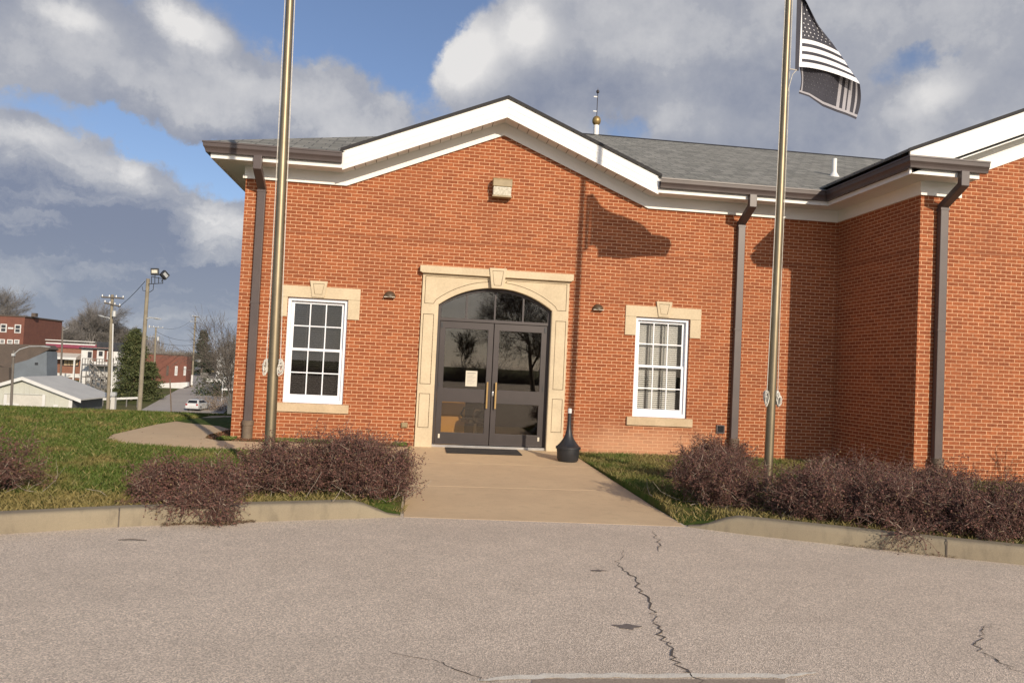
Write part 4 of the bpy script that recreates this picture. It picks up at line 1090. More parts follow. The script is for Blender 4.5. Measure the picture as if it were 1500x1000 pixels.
# ------------------------------------------------------------------ trees
def bare_tree(base, H, label, seed, spread=.5, depth=5, r0=None, mat='bark', name='bare_tree', group=None, kids=3, twigr=.006, lean=(0, 0)):
    rng = np.random.default_rng(seed); P0, P1, R0, R1 = [], [], [], []; T = ([], [], [], [])
    r0 = r0 or H*.02
    def grow(p, d, L, r, lev):
        n = 4 if lev < 2 else 3
        for i in range(n):
            d = d+rng.normal(size=3)*(.05 if lev == 0 else .14); d[2] += .03 if lev > 0 else 0; d = d/np.linalg.norm(d)
            q = p+d*L/n; ra = r*(1-.45*i/n); rb = r*(1-.45*(i+1)/n)
            tgt = T if lev == 0 else (P0, P1, R0, R1)
            tgt[0].append(p); tgt[1].append(q); tgt[2].append(max(twigr, ra)); tgt[3].append(max(twigr, rb))
            p = q
            if lev < depth and (lev > 0 or i >= 1):
                for _ in range(1 if lev < 2 else 1+(rng.random() < .5)):
                    a = rng.uniform(0, 2*math.pi); s = spread*rng.uniform(.7, 1.3)
                    h = np.array([1., 0, 0]) if abs(d[2]) > .8 else np.array([0, 0, 1.]); u = np.cross(d, h); u /= np.linalg.norm(u); v = np.cross(d, u)
                    d2 = d*math.cos(s)+(u*math.cos(a)+v*math.sin(a))*math.sin(s); grow(p, d2, L*rng.uniform(.55, .8), rb*.62, lev+1)
        if lev < depth:
            for _ in range(kids-1):
                a = rng.uniform(0, 2*math.pi); s = spread*rng.uniform(.5, 1.0)
                h = np.array([1., 0, 0]) if abs(d[2]) > .8 else np.array([0, 0, 1.]); u = np.cross(d, h); u /= np.linalg.norm(u); v = np.cross(d, u)
                d2 = d*math.cos(s)+(u*math.cos(a)+v*math.sin(a))*math.sin(s); grow(p, d2, L*rng.uniform(.6, .85), rb*.7, lev+1)
    d0 = np.array([lean[0], lean[1], 1.]); grow(np.zeros(3), d0/np.linalg.norm(d0), H*.34, r0, 0)
    root = empty(name, tuple(base), label, 'tree', group)
    for nm, q in (('trunk', T), ('crown', (P0, P1, R0, R1))):
        V, Fq = segs(q[0], q[1], q[2], q[3]); np_mesh(nm, V, Fq, mat, root)
    return root
def conifer(base, H, R, label, seed, mat='fir', n=9000, group=None, ls=.16, full=False):
    rng = np.random.default_rng(seed); root = empty('pine_tree', tuple(base), label, 'tree', group)
    m = MB(); m.tube([(0, 0, 0), (0, 0, H*.5), (0, 0, H*.97)], [H*.022, H*.013, .02], 8); m.build('trunk', 'bark', root)
    C = []
    nb = int(n/60)
    for b in range(nb):
        f = rng.random()**.8; z = H*(.04+.95*f); a = rng.uniform(0, 2*math.pi)
        prof = (1-f)**(.62 if full else .85)
        L = R*prof*rng.uniform(.65, 1.12)+.15
        t = np.sqrt(rng.random(60)); tilt = rng.uniform(-.25, .35)
        pts = np.stack([np.cos(a)*L*t, np.sin(a)*L*t, z+L*t*tilt-.15*t*t*L], 1)+rng.normal(size=(60, 3))*np.array([.13, .13, .10])*R*.45*(.4+t[:, None])
        C.append(pts)
    C = np.concatenate(C); C = C[C[:, 2] > .2]
    V, Fq = quads(C, rng.uniform(ls*.4, ls, len(C)), rng, .3, .5); np_mesh('crown', V, Fq, mat, root)
    return root
def leafbush(base, rad, label, seed, mat, n=1600, ls=.14):
    rng = np.random.default_rng(seed); d = rng.normal(size=(n, 3)); d /= np.linalg.norm(d, axis=1, keepdims=True); d[:, 2] = np.abs(d[:, 2])
    k = 1+.25*np.sin(d[:, 0]*6+seed)+.2*np.sin(d[:, 1]*9+2*seed); C = d*np.array(rad)*(rng.random((n, 1))**.4)*k[:, None]
    V, Fq = quads(C, rng.uniform(ls*.4, ls, n), rng, 0, .5); root = empty('bush', tuple(base), label, 'bush')
    np_mesh('foliage', V, Fq, mat, root); return root
def gp(px, Y, py=560): p = at(px, py, Y); return Vector((p.x, Y, terr(p.x, Y)))

# trees across the car park, mirrored in the door glass
bare_tree((-4.2, -125, -.3), 8.6, 'bare tree across the car park mirrored in the left door', 3, .7, 4, .13, twigr=.016)
bare_tree((7.25, -41, -.2), 10.5, 'big bare tree across the car park mirrored in the right door', 9, .72, 5, .22, twigr=.008, lean=(-.12, 0))
bare_tree((5.2, -96, -.2), 7.5, 'smaller bare tree across the car park mirrored between the others', 14, .5, 4, .12, twigr=.014)
rng = np.random.default_rng(5); P0 = []; P1 = []
n = 26000; k = 900; cx_ = rng.uniform(-60, 60, k); cy_ = rng.uniform(-80, -70, k); ch_ = .5+.35*np.sin(cx_*.3)**2+rng.random(k)**3*(.8+1.5*(cx_ > 2))
i_ = rng.integers(0, k, n); f_ = rng.random(n); hh = ch_[i_]*rng.uniform(.35, 1, n); sx = rng.normal(size=n)*.45*ch_[i_]; sy = rng.normal(size=n)*.45*ch_[i_]
P0 = np.stack([cx_[i_]+sx*f_*.8, cy_[i_]+sy*f_*.8, -.3+hh*f_*.7], 1); P1 = np.stack([cx_[i_]+sx*1.3, cy_[i_]+sy*1.3, -.3+hh], 1)
V, Fq = segs(P0, P1, np.full(n, .028), np.full(n, .012)); tag(np_mesh('hedgerow_thicket', V, Fq, 'bark'), 'dark bare thicket across the car park mirrored low in the doors', kind='stuff')

# ------------------------------------------------------------------ town in the valley
def road_pts():
    L = []
    for px, py in ((195, 606), (205, 601), (235, 585), (262, 570), (277, 560), (283, 552), (287, 546)):
        r = ray(px, py); t = 20
        for _ in range(4000):
            p = CAM+r*t
            if p.z < terr(p.x, p.y) and p.y > 25: break
            t += .15
        L.append((p.x, p.y))
    return L
RL = road_pts()
m = MB(); pts = []
ys = [22, 30, 38, 46, 54, 62, 75, 90, 95, 100, 106, 112, 118, 124, 130, 135, 142, 150, 165, 180, 200, 230, 280, 320]
def rlx(y):
    if y <= RL[0][1]: a, b = RL[0], RL[1]
    elif y >= RL[-1][1]: a, b = RL[-2], RL[-1]
    else:
        for a, b in zip(RL, RL[1:]):
            if a[1] <= y <= b[1]: break
    return a[0]+(b[0]-a[0])*(y-a[1])/(b[1]-a[1]+1e-9)
for y in ys:
    x0 = rlx(y)
    wd = 11 if y < 100 else max(6, 11-(y-100)*.06)
    m.v += [(x0, y, terr(x0, y)+.04), (x0+wd*.5, y, terr(x0, y)+.09), (x0+wd, y, terr(x0+wd, y)+.04)]
for i in range(len(ys)-1):
    for k in (0, 1): m.face([3*i+k, 3*i+k+1, 3*i+k+4, 3*i+k+3])
tag(m.build('street', 'street'), 'pale town street running away in the valley on the left', kind='structure')

def bld(name, label, cat='building', group=None): return empty(name, (0, 0, 0), label, cat, group)
def facade_rect(mm, px0, py0, px1, py1, Y, d=.12, prt=0):
    a = at(px0, py0, Y); b = at(px1, py1, Y); x0, x1 = sorted((a.x, b.x)); z0, z1 = sorted((a.z, b.z)); mm.box(x0, x1, Y-d, Y+.0, z0, z1); return x0, x1, z0, z1
Z1 = lambda a, b: (a/4.1667, 380+b/4.1667)         # coordinates measured in an enlarged crop
def frect(mm, a0, b0, a1, b1, Y, d=.12): p, q = Z1(a0, b0), Z1(a1, b1); return facade_rect(mm, *p, *q, Y, d)
# metal barn
Yb = 56.0; B = bld('metal_shed', 'pale green metal shed with white trim just beyond the lawn', 'shed')
ap = at(36, 553, Yb); er = at(106, 580, Yb); gz = terr(er.x, Yb)-.3; hw = er.x-ap.x; el_ = er.z
m = MB(); m.prism([(ap.x-hw, gz), (ap.x+hw, gz), (ap.x+hw, el_), (ap.x, ap.z-.15), (ap.x-hw, el_)], Yb, Yb+6.5)
m.build('wall', 'barn', B)
m = MB()
x = ap.x-hw+.25
while x < ap.x+hw-.1:
    zt = el_+(ap.z-.2-el_)*(1-abs(x-ap.x)/hw); m.box(x-.03, x+.03, Yb-.03, Yb-.002, gz, zt); x += .42
m.build('siding_rib', 'barn', B)
m = MB(); m.box(ap.x+hw+.002, ap.x+hw+.03, Yb+.1, Yb+6.5, gz, el_-.05); m.build('side_wall', 'darkside', B)
m = MB()
for s in (-1, 1): m.prism([(ap.x, ap.z), (ap.x+s*(hw+.9), el_-.9*(ap.z-el_)/hw), (ap.x+s*(hw+.9), el_-.9*(ap.z-el_)/hw+.1), (ap.x, ap.z+.1)], Yb-.4, Yb+7)
m.build('roof', 'barnroof', B)
m = MB()
for s in (-1, 1): m.prism([(ap.x, ap.z-.2), (ap.x+s*(hw+.9), el_-.9*(ap.z-el_)/hw-.2), (ap.x+s*(hw+.9), el_-.9*(ap.z-el_)/hw+.09), (ap.x, ap.z+.09)], Yb-.45, Yb-.401)
m.box(ap.x+hw-.25, ap.x+hw+.034, Yb-.04, Yb-.001, gz, el_); m.build('trim', 'bwhite', B)
m = MB(); frect(m, 30, 822, 262, 1000, Yb-.05, .06); m.build('sliding_door', 'barnroof', B)
m = MB(); frect(m, 36, 875, 108, 1000, Yb-.12, .05); m.build('door', 'bwhite', B)
m = MB()
for q in ((26, 822, 32, 1000), (260, 822, 266, 1000), (26, 816, 266, 824)): frect(m, *q, Yb-.13, .03)
frect(m, 328, 885, 354, 912, Yb-.02, .05); m.build('door_trim', 'bwhite', B)
# grey house with gable
Y = 78.0; B = bld('grey_house', 'low blue grey house with brown roof behind the metal shed', 'house')
p = at(*Z1(130, 640), Y); q = at(*Z1(312, 545), Y); g0 = terr(p.x, Y)
m = MB(); pts = [at(*Z1(a, b), Y) for a, b in ((70, 800), (285, 800), (285, 560), (170, 612), (70, 640))]
m.prism([(v.x, v.z) for v in pts], Y, Y+2.6); m.build('wall', 'slate', B)
m = MB(); pts = [at(*Z1(a, b), Y) for a, b in ((-330, 560), (60, 665), (170, 615), (298, 548), (275, 522), (-40, 512))]
m.prism([(v.x, v.z) for v in pts], Y+.05, Y+2.5); m.build('roof', 'brownroof', B)
m = MB(); pts = [at(*Z1(a, b), Y) for a, b in ((-330, 800), (69, 800), (69, 660), (-330, 620))]
m.prism([(v.x, v.z) for v in pts], Y-.5, Y+2); m.build('side_wing', 'brownroof', B)
m = MB(); frect(m, 215, 628, 232, 643, Y, .08); m.build('vent', 'bdark', B)
# brick two storey
Y = 146.0; B = bld('brick_block', 'dark red two storey brick block with white windows at far left', 'building')
a = at(*Z1(-260, 350), Y); b = at(*Z1(152, 352), Y); zb = terr(b.x, Y)
m = MB(); m.box(a.x, b.x, Y, Y+16, zb, b.z); m.build('wall', 'oldbrick', B)
m = MB(); m.box(a.x-.2, b.x+.2, Y-.2, Y+16.2, b.z, b.z+.25); c = at(*Z1(172, 350), Y); m.box(c.x-.4, c.x+.4, Y+2, Y+3, b.z+.25, b.z+1.0); m.build('roof', 'brownroof', B)
for q in ((5, 392, 40, 445), (92, 396, 127, 450), (-80, 390, -45, 445), (0, 485, 30, 515), (45, 487, 78, 515), (88, 488, 118, 515)):
    m = MB(); x0, x1, z0, z1 = frect(m, *q, Y, .10); w = m.build('window', 'bwhite', B)
    m = MB(); mz = (z0+z1)/2; m.box(x0+.18, x1-.18, Y-.13, Y-.101, z0+.18, mz-.06); m.box(x0+.18, x1-.18, Y-.13, Y-.101, mz+.06, z1-.18); m.build('pane', 'bdark', w)
m = MB(); frect(m, 50, 413, 82, 425, Y, .08); m.build('plaque', 'bwhite', B)
# storefront
Y = 132.0; B = bld('storefront', 'low brick shop with crimson fascia and white parapet band', 'shop')
m = MB(); x0, x1, z0, z1 = frect(m, 290, 505, 600, 830, Y, .01); m = MB(); m.box(x0, x1, Y, Y+14, terr(x0, Y), z1); m.build('wall', 'orangebrick', B)
m = MB(); frect(m, 286, 508, 600, 548, Y-.05, .25); m.build('fascia', 'crimson', B)
m = MB(); frect(m, 280, 487, 582, 506, Y-.1, .3); frect(m, 280, 512, 582, 519, Y-.31, .05); m.build('parapet_band', 'bwhite', B)
m = MB(); frect(m, 312, 690, 500, 722, Y-.05, .2); m.build('base_band', 'bwhite', B)
m = MB(); frect(m, 385, 606, 480, 652, Y, .1); m.build('shop_window', 'bdark', B)
m = MB(); 
for i in range(4): frect(m, 392+i*22, 612, 408+i*22, 645, Y-.1, .03)
m.build('window_poster', 'stone_sill', B)
m = MB(); c0 = at(*Z1(350, 598), Y); c1 = at(*Z1(496, 606), Y); m.prism([(Y-.1, c0.z+.9), (Y-2.2, c0.z+.15), (Y-2.2, c0.z-.2), (Y-.1, c0.z-.2)], c0.x, c1.x, axis='x'); m.build('porch_roof', 'barnroof', B)
m = MB(); m.box(c0.x-.05, c1.x+.05, Y-2.3, Y-2.201, c0.z-.25, c0.z+.16); m.build('porch_fascia', 'bwhite', B)
for t in (.06, .94):
    m = MB(); xx = c0.x+(c1.x-c0.x)*t; m.box(xx-.12, xx+.12, Y-2.2, Y-2.0, terr(xx, Y), c0.z-.26); m.build('porch_post', 'bwhite', B)
# white house with outside stairs
Y = 120.0; B = bld('white_house', 'white house with brown upper wall and grey outside stairs', 'house')
m = MB(); x0, x1, z0, z1 = frect(m, 498, 545, 700, 860, Y, .01); zg = terr(x0, Y); m = MB(); m.box(x0, x1, Y, Y+9, zg, z1); m.build('wall', 'bwhite', B)
m = MB(); frect(m, 570, 535, 690, 625, Y-.02, .1); m.build('brick_panel', 'oldbrick', B)
m = MB(); xa, xb, za, zb = frect(m, 575, 500, 720, 530, Y-.1, .3); m = MB(); m.box(x0-.2, x1+.3, Y-.5, Y+9.3, z1, z1+.25); m.box(xa, xb, Y+1, Y+8, z1+.25, zb); m.build('roof', 'bdark', B)
m = MB(); frect(m, 498, 535, 690, 545, Y-.4, .15); m.build('eave', 'bwhite', B)
m = MB(); frect(m, 594, 552, 634, 625, Y-.13, .06); d = m.build('door', 'bwhite', B)
m = MB(); frect(m, 604, 560, 626, 590, Y-.2, .03); m.build('door_window', 'bdark', d)
for q in ((532, 556, 564, 605), (655, 560, 690, 610)):
    m = MB(); frect(m, *q, Y-.13, .06); w = m.build('window', 'bwhite', B)
    m = MB(); frect(m, q[0]+5, q[1]+6, q[2]-5, q[3]-5, Y-.2, .03); m.build('pane', 'bdark', w)
m = MB(); yd = Y-2.5
c0 = at(*Z1(500, 640), yd); c1 = at(*Z1(690, 650), yd)
m.box(c0.x, c1.x, yd, Y, c0.z-.15, c0.z); 
for i in range(12): xx = c0.x+(c1.x-c0.x)*i/11; m.box(xx-.05, xx+.05, yd, yd+.1, zg if i % 4 == 0 else c0.z, c0.z+1.0)
m.box(c0.x, c1.x, yd-.02, yd+.08, c0.z+.95, c0.z+1.05)
m.build('deck', 'bgrey', B)
m = MB()
for ya, (a, b) in ((yd-1.2, ((545, 650), (650, 760))), (yd-2.6, ((530, 740), (640, 800)))):
    p0 = at(*Z1(*a), ya); p1 = at(*Z1(*b), ya)
    for off in (0, 1.0): m.prism([(p0.x, p0.z+off), (p1.x, p1.z+off), (p1.x, p1.z+off-.3), (p0.x, p0.z+off-.3)], ya, ya+.1)
    for i in range(8):
        f = i/8; x = p0.x+(p1.x-p0.x)*f; z = p0.z+(p1.z-p0.z)*f; m.box(x, x+.35, ya, ya+1.0, z-.06, z)
    for i in range(5):
        f = i/4; x = p0.x+(p1.x-p0.x)*f; z = p0.z+(p1.z-p0.z)*f; m.box(x-.04, x+.04, ya, ya+.09, z-1.2, z+1)
p0 = at(*Z1(500, 712), yd-2); p1 = at(*Z1(650, 716), yd-2); m.box(p0.x, p1.x, yd-2.4, yd-.2, p0.z-.15, p0.z)
for i in range(6): xx = p0.x+(p1.x-p0.x)*i/5; m.box(xx-.06, xx+.06, yd-2.4, yd-2.28, zg, p0.z+.9)
m.build('staircase', 'bgrey', B)
# brick workshop
Y = 126.0; B = bld('brick_workshop', 'long low red brick workshop beside the street', 'building')
c0 = at(*Z1(985, 575), Y+14); c1 = at(*Z1(1160, 572), Y-2); 
m = MB(); x0, x1, z0, z1 = frect(m, 952, 580, 1160, 830, Y, .01); zg = terr(x0, Y)-.5
m = MB(); x1 -= .9; m.box(x0-8, x1, Y, Y+4, zg, z1); m.build('wall', 'oldbrick', B)
m = MB(); m.box(x0-8.1, x1+.1, Y-.1, Y+4.1, z1, z1+.25); m.build('coping', 'brownroof', B)
for q in ((1070, 650, 1082, 708), (1124, 652, 1134, 708)):
    m = MB(); frect(m, *q, Y, .1); w = m.build('window', 'bwhite', B)
    m = MB(); frect(m, q[0]+3, q[1]+6, q[2]-3, q[3]-8, Y-.11, .03); m.build('pane', 'galv', w)
for q in ((1018, 648, 1028, 708),):
    m = MB(); frect(m, *q, Y, .06); m.build('bricked_opening', 'brownroof', B)
m = MB(); pts = [at(*Z1(a, b), Y-.8) for a, b in ((968, 845), (968, 756), (1148, 748), (1148, 772))]; m.prism([(v.x, v.z) for v in pts], Y-1.2, Y-.02); m.build('base_wall', 'bwhite', B)
# houses further along the street
Y = 185.0; B = bld('brown_house', 'small dark roofed house far up the street', 'house')
m = MB(); x0, x1, z0, z1 = frect(m, 1236, 640, 1330, 700, Y, .01); m = MB(); m.box(x0, x1, Y, Y+9, terr(x0, Y), z1); m.build('wall', 'darkside', B)
m = MB(); a = at(*Z1(1225, 645), Y); b = at(*Z1(1300, 590), Y); c = at(*Z1(1345, 645), Y); m.prism([(a.x, a.z), (c.x, c.z), (b.x+1.5, b.z), (b.x-1.5, b.z)], Y-.5, Y+9.5); m.build('roof', 'brownroof', B)
m = MB(); frect(m, 1265, 648, 1308, 690, Y-.02, .15); m.build('porch_panel', 'yellow', B)
m = MB(); frect(m, 1196, 610, 1237, 678, Y+2, .6); m.build('porch', 'bwhite', B)
Y = 165.0; B = bld('white_cottage', 'bright white cottage right of the far street', 'house')
m = MB(); x0, x1, z0, z1 = frect(m, 1325, 585, 1470, 700, Y, .01); m = MB(); m.box(x0, x1, Y, Y+8, terr(x0, Y), z1); m.build('wall', 'bwhite', B)
m = MB(); m.prism([(Y-.5, z1), (Y+8.5, z1), (Y+4, z1+2.0)], x0-.4, x1+.4, axis='x'); m.build('roof', 'bgrey', B)
m = MB(); frect(m, 1372, 615, 1392, 650, Y, .1); w = m.build('window', 'bgrey', B)
Y = 88.0; B = bld('grey_cottage', 'dark cottage with pale eaves hidden behind the brick corner', 'house')
a = at(*Z1(1365, 790), Y); b = at(*Z1(1440, 725), Y)
m = MB(); m.box(a.x+.6, b.x+8, Y, Y+9, terr(a.x, Y), a.z); m.build('wall', 'darkside', B)
m = MB(); m.prism([(a.x, a.z), (b.x+9, a.z), (b.x+9, b.z), (b.x, b.z)], Y-.5, Y+9.5); m.build('roof', 'bgrey', B)
m = MB(); m.box(a.x-.1, b.x+9, Y-.62, Y-.501, a.z-.12, a.z+.1); m.build('eave', 'bwhite', B)
# low walls and rails
Y = 140.0; m = MB(); frect(m, 1262, 725, 1420, 752, Y, .4); tag(m.build('low_wall', 'bwhite'), 'low white wall along the right of the far street', 'wall')
Y = 150.0; m = MB(); frect(m, 1228, 690, 1268, 722, Y, .4); tag(m.build('retaining_wall', 'bgrey'), 'short grey wall at the bend of the far street', 'wall')
Y = 99.0; g = empty('guard_rail', (0, 0, 0), 'low white rail on the bank behind the poles', 'rail')
m = MB(); a = at(*Z1(555, 860), Y); b = at(*Z1(845, 850), Y); m.prism([(a.x, a.z), (b.x, b.z), (b.x, b.z+.28), (a.x, a.z+.28)], Y-.08, Y+.0); m.build('rail', 'bwhite', g)
for t in (.02, .25, .5, .75, .98):
    m = MB(); x = a.x+(b.x-a.x)*t; z = a.z+(b.z-a.z)*t; m.box(x-.06, x+.06, Y+.001, Y+.12, terr(x, Y)-.1, z+.25); m.build('post', 'bgrey', g)

# poles
def pole(name, label, cat, p0, p1, Y, r0, r1, mat='polewood', arms=(), group=None):
    a = at(*Z1(*p0), Y); b = at(*Z1(*p1), Y); zb = terr(a.x, Y)-.2
    k = (zb-a.z)/(b.z-a.z); base = a+(b-a)*k
    root = empty(name, tuple(base), label, cat, group)
    m = MB(); m.tube([(0, 0, 0), tuple((b-base)*.5), tuple(b-base)], [r0, (r0+r1)/2, r1], 12); m.build('pole', mat, root, smooth=True)
    return root, base
def loc(p, Y, base): return at(*Z1(*p), Y)-base
def crossarm(root, base, q0, q1, Y, mat='polewood_dark', th=.07, ins=4):
    a = loc(q0, Y-.2, base); b = loc(q1, Y-.2, base); m = MB(); m.tube([a, b], th, 4); ca = m.build('crossarm', mat, root)
    m = MB()
    for i in range(ins):
        c = a.lerp(b, (i+.15)/(ins-.7)); m.lathe([(.04, 0), (.06, .08), (.03, .22)], c, 8)
    m.build('insulator', 'galv', ca)
def lamp_arm(root, base, q0, qm, q1, Y, head=.35):
    a, c, b = loc(q0, Y-.2, base), loc(qm, Y-.2, base), loc(q1, Y-.2, base)
    m = MB(); m.tube([a, a.lerp(c, .6)+Vector((0, 0, .05)), c, b], [.05, .05, .045, .04], 8); m.build('lamp_arm', 'galv', root, smooth=True)
    d = (b-c).normalized(); m = MB(); m.tube([b-d*head*.2, b+d*head*.3, b+d*head], [.07, .15, .05], 10, flat=.6); m.build('lamp_head', 'galv', root, smooth=True)
def can(root, base, q, Y, r, h, mat='galv'):
    c = loc(q, Y-.45, base); m = MB(); m.lathe([(r, 0), (r, h*.9), (r*.7, h)], c-Vector((0, 0, h/2)), 12); m.build('transformer', mat, root, smooth=True)
Y = 54.0; rt, bs = pole('utility_pole', 'weathered utility pole with two crossarms and a white transformer', 'utility pole', (658, 920), (686, 215), Y, .16, .12)
crossarm(rt, bs, (618, 229), (757, 237), Y); crossarm(rt, bs, (636, 263), (735, 287), Y); can(rt, bs, (697, 330), Y, .17, .5)
lamp_arm(rt, bs, (672, 362), (650, 354), (632, 349), Y, .45)
m = MB(); a = loc((677, 930), Y-.3, bs); b = loc((690, 392), Y-.3, bs); m.tube([a, b], .05, 8); m.build('conduit', 'bwhite', rt)
Y = 46.0; rt, bs = pole('floodlight_pole', 'tall pale wooden pole carrying two floodlights on a bracket', 'light pole', (850, 920), (904, 118), Y, .18, .13)
for q, s, ang in (((946, 75), .5, .15), ((1003, 95), .42, .9)):
    c = loc(q, Y-.3, bs); m = MB(); m.prism([(-.28, -.26), (.28, -.26), (.28, .26), (-.28, .26)], -.16, .12)
    o = m.build('floodlight', 'black', rt, bevel=.03); o.location = c; o.rotation_euler = (0, -ang*.5 if ang < .5 else .7, ang if ang > .5 else .1)
    m = MB(); m.box(-.2, .2, -.172, -.161, -.12, .12); m.build('lamp_face', 'lens' if ang < .5 else 'galv', o)
m = MB()
for a, b in (((905, 150), (995, 145)), ((925, 105), (995, 118)), ((925, 105), (925, 150)), ((945, 105), (945, 150)), ((968, 108), (968, 148)), ((993, 112), (993, 148)), ((946, 95), (946, 110)), ((1000, 110), (985, 135))): m.tube([loc(a, Y-.3, bs), loc(b, Y-.3, bs)], .028, 6)
m.build('bracket', 'black', rt)
m = MB(); m.tube([loc((868, 165), Y-.1, bs), loc((872, 190), Y-.1, bs), loc((890, 192), Y-.1, bs)], .02, 6); m.tube([loc((938, 150), Y-.3, bs), loc((935, 185), Y-.3, bs), loc((912, 200), Y-.2, bs)], .025, 6); m.build('cable_loop', 'wire', rt)
lamp_arm(rt, bs, (895, 362), (925, 355), (945, 358), Y, .5)
Y = 42.0; rt, bs = pole('street_lamp', 'grey street lamp with a long curved arm at far left', 'street lamp', (66, 930), (84, 555), Y, .10, .075, 'polewood_dark')
a, b, c, d = [loc(q, Y-.1, bs) for q in ((84, 578), (120, 548), (180, 530), (245, 529))]
m = MB(); m.tube([a, b, c, d], [.035, .033, .03, .03], 8); m.build('lamp_arm', 'galv', rt, smooth=True)
m = MB(); m.tube([d, d+Vector((.28, 0, -.01)), d+Vector((.66, 0, -.03))], [.05, .10, .05], 10, flat=.6); m.build('lamp_head', 'galv', rt, smooth=True)
m = MB(); m.box(a.x-.09, a.x+.09, a.y-.12, a.y+.05, a.z-.12, a.z+.05); m.build('junction_box', 'galv', rt)
Y = 112.0; rt, bs = pole('utility_pole', 'plain grey pole with a small lamp before the crimson shop', 'utility pole', (369, 730), (384, 410), Y, .16, .12, 'polewood_dark'); lamp_arm(rt, bs, (384, 432), (394, 430), (400, 427), Y, .5)
Y = 111.0; rt, bs = pole('utility_pole', 'grey utility pole with one crossarm and transformer by the brick workshop', 'utility pole', (934, 850), (952, 412), Y, .16, .12); crossarm(rt, bs, (905, 410), (997, 418), Y, 'galv', .06); can(rt, bs, (964, 483), Y, .2, .6); lamp_arm(rt, bs, (948, 472), (930, 470), (915, 474), Y, .5); can(rt, bs, (911, 408), Y, .13, .4)
Y = 128.0; rt, bs = pole('utility_pole', 'tall utility pole with a small crossarm where the street meets the workshop', 'utility pole', (1171, 770), (1193, 345), Y, .18, .13); crossarm(rt, bs, (1175, 347), (1217, 353), Y, 'polewood_dark', .08); crossarm(rt, bs, (1160, 380), (1200, 382), Y, 'galv', .04, 2); lamp_arm(rt, bs, (1188, 500), (1205, 493), (1215, 490), Y, .6); m = MB(); c = loc((1172, 735), Y-.3, bs); m.box(c.x-.16, c.x+.16, c.y-.1, c.y+.1, c.z-.9, c.z+.9); m.build('pole_wrap', 'bwhite', rt)
Y = 46.0; rt, bs = pole('marker_post', 'thin dark post at the edge of the lawn before the street', 'post', (1045, 925), (1037, 728), Y, .045, .045, 'castiron')
Y = 108.0; rt, bs = pole('sign_post', 'slim white post right of the street near the brick corner', 'post', (1355, 838), (1368, 640), Y, .07, .07, 'bwhite')
m = MB(); c = loc((1368, 640), Y, bs); m.tube([c+Vector((-.3, 0, -.02)), c+Vector((.9, 0, .05))], .06, 6); m.build('cap_arm', 'bwhite', rt)
# meter cabinet by first pole
Y = 53.0; B = empty('meter_cabinet', (0, 0, 0), 'grey electric meter cabinet at the foot of the tall utility pole', 'cabinet')
m = MB(); x0, x1, z0, z1 = frect(m, 688, 838, 708, 915, Y, .4); m.build('box', 'barnroof', B); m = MB(); frect(m, 684, 808, 714, 832, Y, .35); m.build('meter', 'galv', B)
m = MB(); m.box((x0+x1)/2-.06, (x0+x1)/2+.06, Y-.2, Y-.1, terr(x0, Y)-.2, z0); m.build('leg', 'galv', B)
# wires
def wire(q0, Y0, q1, Y1, sag, label, r=.012, n=14):
    a, b = at(*Z1(*q0), Y0), at(*Z1(*q1), Y1); m = MB()
    m.tube([a.lerp(b, i/n)-Vector((0, 0, sag*4*(i/n)*(1-i/n))) for i in range(n+1)], r, 5); tag(m.build('power_line', 'wire'), label, 'cable', 'overhead cables in the valley')
wire((722, 292), 53.8, (886, 132), 45.9, .12, 'cable rising from the transformer pole to the floodlight pole', .022)
wire((700, 370), 53.8, (945, 480), 110.8, .4, 'slack cable from the transformer pole to the workshop pole', .018)
wire((960, 505), 110.8, (1185, 520), 127.8, .3, 'lower cable from the workshop pole along the street', .03)
wire((955, 440), 110.8, (1190, 490), 127.8, .6, 'upper cable from the workshop pole along the street', .025)
wire((995, 418), 110.8, (1180, 360), 127.8, .8, 'thin cable from the workshop crossarm to the far tall pole', .018)
# conifers and bushes
conifer(gp(194, 106), 10.6, 3.5, 'broad bushy green pine between the two tall poles', 21, 'fir', 22000, ls=.22, full=True)
conifer(gp(220, 108), 5.6, 2.3, 'smaller green pine leaning out behind the floodlight pole', 22, 'fir', 8000, ls=.2, full=True)
conifer(gp(294, 170), 10.5, 3.4, 'dark blue green conifer at the far end of the street', 23, 'fir2', 7000, ls=.35)
leafbush(gp(321, 116), (3.6, 2.6, 3.4), 'dark green bush right of the street by the white post', 31, 'greenbush', 1800, .22)
leafbush(gp(320, 99), (2.9, 2.2, 2.7), 'dry brown bush beside the silver car', 32, 'pinkbush', 2200, .11)
bare_tree(gp(350, 58)+Vector((0, 0, 0)), 13.5, 'bare tree whose branches reach out from behind the brick corner', 61, .55, 4, .16, twigr=.010, mat='bark')
bare_tree(gp(352, 105), 13, 'taller bare tree behind the white cottage', 62, .55, 4, .2, twigr=.014, mat='bark')
bare_tree(gp(340, 120), 8.5, 'low spreading bare tree over the far parked cars', 66, .6, 4, .14, twigr=.016, mat='farwood')
for i, (px, Y, H) in enumerate(((132, 240, 19.5), (112, 250, 14.5), (150, 245, 15), (94, 235, 11.5), (170, 250, 13))):
    bare_tree(gp(px, Y), H, ['largest round bare tree on the skyline behind the shops', 'bare tree left of the largest skyline tree', 'bare tree right of the largest skyline tree', 'small bare tree above the crimson shop', 'small bare tree behind the green pine'][i], 70+i, .46, 5, .26, twigr=.016, mat='farwood', group='bare trees on the skyline')
for i, (px, Y, H) in enumerate(((-12, 190, 19.5), (14, 200, 11))):
    bare_tree(gp(px, Y), H, ['tall bare tree cut by the left edge of the photo', 'shorter bare tree behind the dark brick block'][i], 80+i, .46, 5, .26, twigr=.015, mat='farwood', group='bare trees on the skyline')
